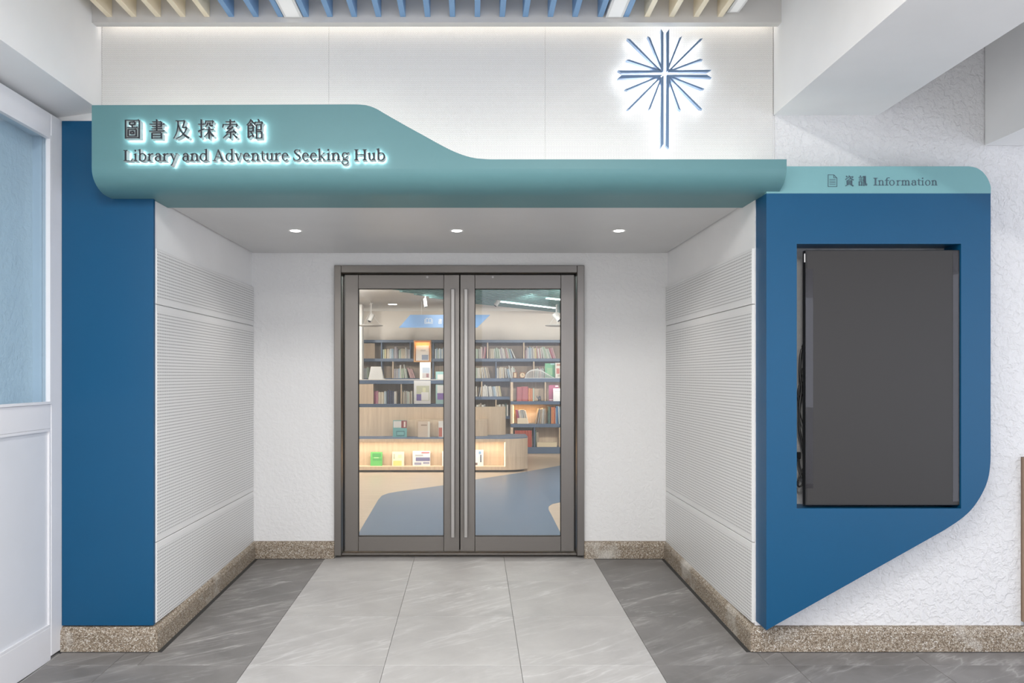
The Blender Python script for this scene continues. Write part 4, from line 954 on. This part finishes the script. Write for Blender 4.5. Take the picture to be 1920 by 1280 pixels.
# lit cubby with an upright book
d = 13.22; e = empty('lit_cubby', (X(792, d), d, Z(678.5, d)), 'glowing orange wooden display cubby in the tall bookcase', 'display box')
mb = MB(); a0, a1, b0, b1 = X(775.6, d), X(808.5, d), Z(678.5, d), Z(637.5, d); t = .022
mb.box(a0, a1, d, d+.08, b0, b0+t); mb.box(a0, a1, d, d+.08, b1-t, b1); mb.box(a0, a0+t, d, d+.08, b0+t, b1-t); mb.box(a1-t, a1, d, d+.08, b0+t, b1-t); mb.build('frame', M['orange_oak'], e)
mb = MB(); mb.box(a0+t, a1-t, d+.068, d+.08, b0+t, b1-t); mb.build('back_panel', M['orange_oak'], e)
area('cubby_light', ((a0+a1)/2, d+.012, b1-t-.002), a1-a0-2*t-.01, .01, .45, (1, .60, .26))
def face_book(px0, px1, py0, py1, d, cols, label, parts=None, lean=7, thick=.018, group=None):
    """a book shown front cover out, leaning back a little"""
    wd = (px1-px0)*d/F; h = (py1-py0)*d/F; mb = MB(); t = .002
    mb.box(-wd/2, wd/2, 0, t, 0, h, 0); mb.box(-wd/2, wd/2, thick-t, thick, 0, h, 0); mb.box(-wd/2, -wd/2+t, t, thick-t, 0, h, 0); mb.box(-wd/2+t, wd/2-.004, t, thick-t, .003, h-.003, 1)
    o = mb.build('book', [colour(cols), M['pages']], None, (0, 0, 0))
    o.location = (X((px0+px1)/2, d), d, Z(py1, d)+.0005+thick*math.sin(R(lean))); o.rotation_euler = (-R(lean), 0, 0)
    tag(o, label, 'book', group)
    for q_, (nm, u0, u1, v0, v1, c) in enumerate(parts or []):
        mb = MB(); mb.box(-wd/2+u0*wd, -wd/2+u1*wd, -.0012-.0008*q_, 0, h*(1-v1), h*(1-v0))
        p = mb.build(nm, colour(c), None, (0, 0, 0)); p.parent = o
    return o
face_book(780, 804, 647.5, 676, 13.228, (.76, .74, .72), 'white book standing in the glowing orange cubby', [('picture', .45, .95, .62, .95, (.25, .30, .42)), ('title_block', .35, .75, .28, .36, (.5, .5, .5))], 6)

# right-hand cabinet, a little in front
D2 = 13.0
case('low_cabinet', D2, .28, 957.5, 1120, [(709, 716), (752, 758), (794.5, 801), (838, 850)],
     [(957.5, 716, 838, 'oak', 4.6), (1021.5, 716, 752, 'oak', 2), (1001, 801, 838, 'slate', 2.2), (1048.5, 801, 838, 'oak', 3), (1115, 716, 838, 'oak', 5), (1068, 716, 752, 'oak', 2)],
     'low slate blue and oak cabinet at the right of the glazed view', backcol='oak')
mb = MB(); mb.bbox(X(957.5, D2), X(1120, D2), D2+.02, D2+.27, LF+.001, Z(850, D2)-.0005, .002); o = mb.build('plinth', M['slate'])
o.parent = [q_ for q_ in COL.objects if q_.name == 'low_cabinet'][0]; o.location = Vector(o.location)-o.parent.location
row('R 10 27,R 11.5 27.5,o 5 24.5,o 3.6 24,v 3 24.5', 969, 752, D2, 'in the top right cabinet row', 'books in the low cabinet')
row('M 4 26.5 9,m 3 25.5 9,w 1.4 26 9,e 4 26.5 9,e 4 26.5 9,w 2.6 25 12', 971, 794.4, D2, 'in the orange lit cabinet bay', 'books in the low cabinet')
row('t 2.4 29 -14,e 2.2 28 -8,t 3 28 -6,w 1.6 29 -4,e 2.6 28 -3,t 2.6 28 -2', 1002.5, 794.4, D2, 'in the orange lit bay, right-hand group', 'books in the low cabinet')
row('d 3.6 32,k 2 31,o 3.4 31,o 2.6 31,r 1.6 31,e 1.8 30,B 3 33,l 2 33 3,b 3 32 3,w 3 32', 1028, 794.4, D2, 'in middle cabinet row beside lit bay', 'books in the low cabinet')
row('r 2.9 31,r 2.9 31,r 2.9 31,r 2.9 31,r 2.9 31,r 2.9 31,r 2.9 31,r 2.9 31,r 2.9 31,r 2.9 31,r 2.9 31', 965.5, 838, D2, 'in matching red set on lowest shelf', 'red volumes on the lowest cabinet shelf')
row('d 2.2 31,t 2.4 28,t 2.4 28', 1003.5, 838, D2+.06, 'on lowest shelf above cream box', 'books in the low cabinet')
mb = MB(); mb.bbox(X(1007, D2), X(1044.5, D2), D2+.01, D2+.055, Z(838, D2)+.0005, Z(829, D2), .003); mb.box(X(1007.6, D2), X(1043.9, D2), D2+.008, D2+.0102, Z(833, D2), Z(832.3, D2))
tag(mb.build('storage_box', colour((.66, .56, .40))), 'long cream box on the lowest cabinet shelf', 'box')
mb = MB(); bx = [(970, 794.2), (989.5, 794.2), (987.5, 783.5), (970, 783.5)]
mb.extrude_xz([[(X(a, D2-.004), Z(b, D2-.004)) for a, b in bx]], D2-.003, D2+.002); tag(mb.build('card_sleeve', colour((.68, .60, .47))), 'cream card sleeve in front of the leaning books in the orange lit bay', 'sleeve')
mb = MB(); mb.box(X(962.2, D2), X(963.0, D2), D2+.012, D2+.02, Z(793, D2), Z(760, D2))
tag(mb.build('shelf_light', M['orange_led']), 'orange LED strip inside the middle bay of the low cabinet', 'lamp')
area('bay_light', (X(990, D2), D2+.03, Z(758.2, D2)), X(1020, D2)-X(965, D2), .015, 2.2, (1, .56, .22))
area('bay_light', (X(1040, D2), D2+.02, Z(716.2, D2)), X(1060, D2)-X(1024, D2), .015, .5, (1, .96, .92))
face_book(1029, 1048, 721.5, 752, D2+.12, (.30, .06, .13), 'maroon book facing out in the white lit bay', [('title_block', .65, .95, .04, .12, (.7, .6, .6)), ('title_block', .05, .9, .9, .95, (.75, .7, .7))], 5)
face_book(1037.5, 1053, 728, 752, D2+.04, (.80, .80, .80), 'white book standing in front of the maroon display book', [('title_block', .2, .8, .2, .26, (.6, .6, .62))], 5)
# figurine
mb = MB(); x, z = X(1011.5, D2+.08), Z(752, D2+.08)+.0005
mb.lathe((x, D2+.08, z), [(.035, 0), (.035, .01), (.022, .016), (.03, .04), (.02, .06), (.024, .075), (.012, .09)], 12); mb.tube([(x-.02, D2+.08, z+.05), (x-.045, D2+.08, z+.075), (x-.04, D2+.08, z+.10)], [.012, .009, .004], 8)
tag(mb.build('figurine', colour((.13, .12, .13)), None, None, True), 'small dark figurine right of the red volumes', 'figurine')
# on top of the cabinet: clock, wire basket, books
dcl = 13.05; z0 = Z(709, dcl)+.0005
C_ = empty('desk_clock', (X(972, dcl), dcl, z0), 'small brown wooden desk clock with a square pen holder', 'clock')
mb = MB(); mb.bbox(X(974, dcl), X(985, dcl), dcl, dcl+.05, z0, Z(697.5, dcl), .008); mb.build('clock_case', colour((.28, .13, .06)), C_)
mb = MB(); mb.tube([(X(979.5, dcl), dcl-.004, Z(703.2, dcl)), (X(979.5, dcl), dcl+.002, Z(703.2, dcl))], .041, 24); mb.build('dial', colour((.72, .55, .36)), C_)
mb = MB(); mb.box(X(979.2, dcl), X(979.8, dcl), dcl-.006, dcl-.004, Z(703.2, dcl), Z(700, dcl)); mb.box(X(979.2, dcl), X(981.8, dcl), dcl-.006, dcl-.004, Z(703.5, dcl), Z(702.9, dcl)); mb.build('clock_hands', M['black'], C_)
mb = MB(); mb.bbox(X(962, dcl), X(970, dcl), dcl, dcl+.05, z0, Z(697.5, dcl), .008); mb.bbox(X(963.8, dcl), X(967.8, dcl), dcl-.003, dcl+.001, z0+.012, Z(699, dcl), .002, 1); mb.bbox(X(970, dcl), X(974, dcl), dcl, dcl+.05, z0, z0+.012, .003)
mb.build('pen_holder', [colour((.28, .13, .06)), colour((.72, .55, .36))], C_)
mb = MB(); dw = 13.04; pts0 = [(984, 708.6), (988, 700), (996, 694), (1005, 692.6), (1015, 694), (1024, 699), (1032, 704), (1040, 708.6)]
pth = smooth_path(pts0, 6)
for k in range(9):
    yy = dw+.02*k; s = 1-abs(k-4)*.03
    mb.tube([(X(a, dw), yy, Z(709, dw)+.004+(Z(b, dw)-Z(709, dw))*s) for a, b in pth], .0022, 6)
for k in range(0, len(pth), 1):
    a, b = pth[k]; mb.tube([(X(a, dw), dw, Z(709, dw)+.004+(Z(b, dw)-Z(709, dw))*.88), (X(a, dw), dw+.08, Z(709, dw)+.004+(Z(b, dw)-Z(709, dw))), (X(a, dw), dw+.16, Z(709, dw)+.004+(Z(b, dw)-Z(709, dw))*.88)], .0016, 5)
for k in range(1, len(pth)-1):
    a, b = pth[k]; mb.tube([(X(a, dw), dw, Z(708.6, dw)+.002), (X(a, dw), dw, Z(709, dw)+.004+(Z(b, dw)-Z(709, dw))*.88)], .0026, 5)
mb.box(X(983.5, dw), X(1041, dw), dw-.005, dw+.165, Z(709, dw)+.0005, Z(709, dw)+.006)
tag(mb.build('wire_basket', M['white'], None, None, False), 'white arched wire basket on top of the low cabinet', 'basket')
face_book(1022, 1040.5, 681, 709, 13.23, (.16, .48, .26), 'bright green book facing out behind the wire basket', [('picture', .2, .75, .3, .78, (.30, .55, .30)), ('title_block', .55, .98, .0, .1, (.35, .6, .62))], 4)
face_book(1041.5, 1054.5, 680, 709, 13.06, (.74, .70, .64), 'white book with red pictures at the right of the wire basket', [('picture', .15, .6, .36, .72, (.55, .16, .12)), ('title_block', .2, .85, .06, .2, (.5, .28, .2)), ('picture', .3, .8, .76, .92, (.50, .44, .36))], 8)

# ------------------------------------------------------------------ left low unit behind the bench
D3 = 11.25
LU = empty('counter_bookcase', (X(740, D3), D3+.15, LF), 'low oak and slate counter bookcase left of the door stiles', 'bookcase')
for (a, b) in ((712.5, 719.5), (757, 763.5)):
    mb = MB(); mb.bbox(X(600, D3), X(850, D3), D3, D3+.32, Z(b, D3), Z(a, D3), .002); mb.build('shelf_board', M['slate'], LU)
mb = MB(); mb.box(X(600, D3), X(850, D3), D3+.004, D3+.32, Z(712.4, D3), Z(711.2, D3)); mb.build('counter_edge', colour((.70, .64, .58)), LU)
mb = MB(); mb.bbox(X(600, D3), X(700, D3), D3+.01, D3+.30, Z(757, D3)+.0003, Z(719.5, D3)-.0003, .002); mb.build('end_box', M['oak'], LU)
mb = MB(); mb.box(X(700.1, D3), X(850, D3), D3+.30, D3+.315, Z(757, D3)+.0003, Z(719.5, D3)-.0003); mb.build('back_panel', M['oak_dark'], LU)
mb = MB(); mb.bbox(X(751, D3), X(753, D3), D3+.02, D3+.29, Z(757, D3)+.0003, Z(719.5, D3)-.0003, .002); mb.build('upright', M['oak'], LU)
mb = MB(); mb.box(X(600, D3), X(850, D3), D3+.02, D3+.30, LF+.001, Z(763.5, D3)-.0003); mb.build('lower_cabinet', M['oak'], LU)
G3 = 'books on the counter bookcase'
row('M 3.4 24,P 1.4 24,P 3 24,c 5.5 22,c 5.5 22,l 3.4 23.6,b 1.6 23,k 1.6 24,n 3 26,k 2 24,n 3 24.5,k 1.6 24,n 2.4 24,w 2.6 23,w 2 23.4,t 1.4 20', 701, 757, D3+.03, 'on the counter bookcase shelf', G3)
row('t 1.8 24,c 2 22,e 1.4 25,c 1.8 23,k 1.2 22,w 2 24,v 2 22.6,w 2 23,t 1.6 21,c 2 24,w 1.8 24', 753.6, 757, D3+.03, 'on counter bookcase shelf right of upright', G3)
# display cards on it
def display(px0, px1, py0, py1, d, cols, label, parts):
    wd = (px1-px0)*d/F; h = (py1-py0)*d/F; mb = MB()
    o = MB().bbox(-wd/2, wd/2, 0, .012, 0, h, .002).build('display_card', colour(cols), None, (0, 0, 0)); o.location = (X((px0+px1)/2, d), d, Z(py1, d)+.0005)
    tag(o, label, 'display card')
    for q_, (nm, u0, u1, v0, v1, c) in enumerate(parts):
        mb = MB(); mb.box(-wd/2+u0*wd, -wd/2+u1*wd, -.0015-.0008*q_, 0, h*(1-v1), h*(1-v0)); p = mb.build(nm, colour(c), None, (0, 0, 0)); p.parent = o
    mb = MB(); mb.box(-wd/4, wd/4, .012, .05, 0, .006); p = mb.build('foot', colour(cols), None, (0, 0, 0)); p.parent = o
    return o
display(776, 807.5, 713.5, 757, D3-.0135, (.72, .71, .72), 'white display card with a purple and white book cover', [('book_cover', .15, .92, .22, .86, (.55, .56, .42)), ('picture', .16, .46, .58, .86, (.18, .13, .36)), ('picture', .44, .88, .5, .84, (.78, .77, .76)), ('picture', .52, .7, .3, .5, (.72, .72, .5))])
display(787, 807.5, 679, 711.2, D3+.06, (.76, .74, .73), 'white stand with a pale blue picture on the counter', [('picture', .24, .92, .30, .62, (.42, .48, .58)), ('picture', .24, .92, .63, .92, (.50, .46, .46)), ('picture', .6, .82, .66, .88, (.30, .16, .18))])
display(817, 838, 696.5, 711.2, D3+.05, (.30, .52, .52), 'teal card standing on the counter behind the door stile', [('picture', .15, .9, .35, .95, (.70, .69, .68))])
display(817, 838, 720.5, 757, D3+.02, (.36, .56, .56), 'pale teal display card with a purple lower half', [('picture', .14, .9, .04, .45, (.70, .69, .68)), ('picture', .14, .9, .45, .78, (.24, .14, .40))])
# tapered white stand
d = D3+.1; mb = MB(); zt_, zb_ = Z(687, d), Z(711.2, d)+.0005
f_ = [(X(690.5, d), zb_), (X(718.5, d), zb_), (X(713.5, d), zt_), (X(694.5, d), zt_)]
mb.add([(f_[0][0], d, zb_), (f_[1][0], d, zb_), (f_[2][0], d+.06, zt_), (f_[3][0], d+.06, zt_), (f_[0][0], d+.16, zb_), (f_[1][0], d+.16, zb_), (f_[2][0], d+.10, zt_), (f_[3][0], d+.10, zt_)],
       [(0,1,2,3), (5,4,7,6), (4,0,3,7), (1,5,6,2), (3,2,6,7), (4,5,1,0)])
mb.box(X(716, d), X(721.5, d), d-.005, d+.12, zb_, zb_+.012)
tag(mb.build('tapered_stand', M['white']), 'white tapered stand on the counter at the left of the glazed view', 'stand')

# ------------------------------------------------------------------ tiered bench with a lit niche
DBN = 10.5
BN = empty('tiered_bench', (X(820, DBN), DBN+.3, LF), 'curved oak bench with slate top, stepped back and a glowing book niche', 'bench')
bz1, bz0, bzt = Z(821, DBN), Z(881, DBN), Z(812, DBN)
bx0_, bx1_ = X(560, DBN), X(992, DBN)
def bench_outline(inset=0.0):
    r = .26; pts = [(bx0_, DBN+inset)]
    for i in range(13):
        a = R(-90+i*90/12); pts.append((bx1_-inset-.36+.36*math.cos(a), DBN+inset+r+r*math.sin(a)))
    pts += [(bx1_-inset, DBN+.73-inset), (bx0_, DBN+.73-inset)]; return pts
nx0, nx1, nz0, nz1 = X(600, DBN), X(947, DBN), Z(874.5, DBN), Z(828, DBN)
body = MB(); ol = bench_outline()
# lower board, upper board, right-hand solid end, back box -> the opening between them is the niche
body.prism(ol, bz0, nz0, 'z'); body.prism(ol, nz1, bz1-.012, 'z')
end = [p for p in ol if p[0] > nx1]; body.prism([(nx1, DBN)] + [p for p in end] + [(nx1, DBN+.73)], nz0, nz1, 'z')
body.box(bx0_, nx1, DBN+.16, DBN+.72, nz0, nz1); body.box(bx0_, nx0, DBN, DBN+.16, nz0, nz1)
body.build('bench_body', M['oak'], BN, None, True)
mb = MB(); mb.prism(ol, bz1-.0118, bz1+.002, 'z'); mb.build('bench_top', M['slate_top'], BN)
mb = MB(); mb.prism(bench_outline(.05), LF+.001, bz0-.0003, 'z'); mb.build('plinth', M['plinth'], BN)
mb = MB(); mb.box(nx1-.006, nx1-.0005, DBN+.012, DBN+.03, nz0+.004, nz1-.012); mb.build('led_strip', M['warm'], BN)
area('niche_light', ((nx0+nx1)/2, DBN+.03, nz1-.002), nx1-nx0-.04, .015, 5.5, (1, .86, .68))
def tier(name, pts, z0, z1, thick, mat):
    path = smooth_path(pts, 6); back = [(p[0], p[1]+thick) for p in path]
    mb = MB(); mb.prism(path+back[::-1], z0, z1, 'z'); mb.build(name, mat, BN, None, True)
zt2 = bz1+.0022
tier('tall_backrest', [(X(560, 10.7), 10.80), (X(672, 10.75), 10.80), (X(790, 10.85), 10.88), (X(890, 11.0), 10.98), (X(935, 11.1), 11.04), (X(948, 11.1), 11.10)], zt2, Z(763, 10.95), .12, M['oak'])
tier('small_tier', [(X(762, 10.7), 10.79), (X(800, 10.7), 10.72), (X(860, 10.75), 10.74), (X(900, 10.8), 10.80), (X(914, 10.85), 10.86)], zt2, Z(786.5, 10.78), .16, M['oak'])
# books on show
face_book(694.5, 716.5, 847.5, 874.4, DBN+.09, (.16, .55, .16), 'vivid green book standing in the bench niche', [('picture', .15, .9, .1, .35, (.10, .38, .12)), ('picture', .2, .95, .45, .6, (.12, .44, .14)), ('title_block', .3, .7, .38, .43, (.6, .8, .5))], 8)
face_book(735, 757.5, 847, 874.4, DBN+.09, (.78, .77, .62), 'pale yellow and white book standing in the bench niche', [('picture', .1, .8, .62, .95, (.74, .68, .25)), ('picture', .5, .8, .2, .4, (.74, .72, .45)), ('title_block', .12, .22, .15, .5, (.5, .5, .4))], 8)
face_book(773.5, 806.5, 845.5, 874.4, DBN+.09, (.80, .79, .80), 'white book with blue waves standing in the bench niche', [('picture', .18, .98, .42, .66, (.20, .20, .36)), ('picture', .1, .5, .75, .9, (.35, .36, .50)), ('picture', .6, .95, .72, .84, (.35, .36, .50)), ('title_block', .5, .95, .08, .15, (.55, .15, .18)), ('title_block', .15, .6, .22, .32, (.5, .5, .55))], 8)
face_book(829, 852, 846, 874.4, DBN+.09, (.80, .80, .80), 'white book in the bench niche, half behind the left door stile', None, 8)
face_book(884, 906.5, 843.5, 874.4, DBN+.09, (.78, .79, .81), 'white book with blue spots in the bench niche, seen through the right leaf', [('title_block', .72, .84, .3, .75, (.15, .16, .2)), ('picture', .3, .5, .78, .92, (.2, .15, .15)), ('picture', .6, .8, .1, .25, (.2, .35, .55))], 8)
face_book(736.5, 762.5, 788, 820.3, DBN+.14, (.16, .38, .38), 'teal and maroon book standing on the bench top', [('picture', .04, .6, .05, .43, (.62, .60, .58)), ('title_block', .6, .99, .02, .45, (.28, .07, .07)), ('title_block', .78, .9, .08, .4, (.7, .6, .55)), ('picture', .25, .85, .62, .92, (.08, .20, .21)), ('picture', .3, .8, .68, .86, (.2, .42, .42))], 9)
face_book(783.5, 806, 790, 820.3, DBN+.14, (.62, .50, .40), 'beige book standing on the bench top', [('title_block', .25, .75, .2, .27, (.35, .25, .18)), ('picture', .82, .99, .02, .98, (.75, .70, .62))], 9)
face_book(822, 845, 789.5, 820.3, DBN+.14, (.76, .73, .70), 'white and red book on the bench top beside the left door stile', [('picture', .02, .3, .4, .95, (.50, .14, .10)), ('title_block', .4, .7, .15, .25, (.5, .5, .45))], 9)
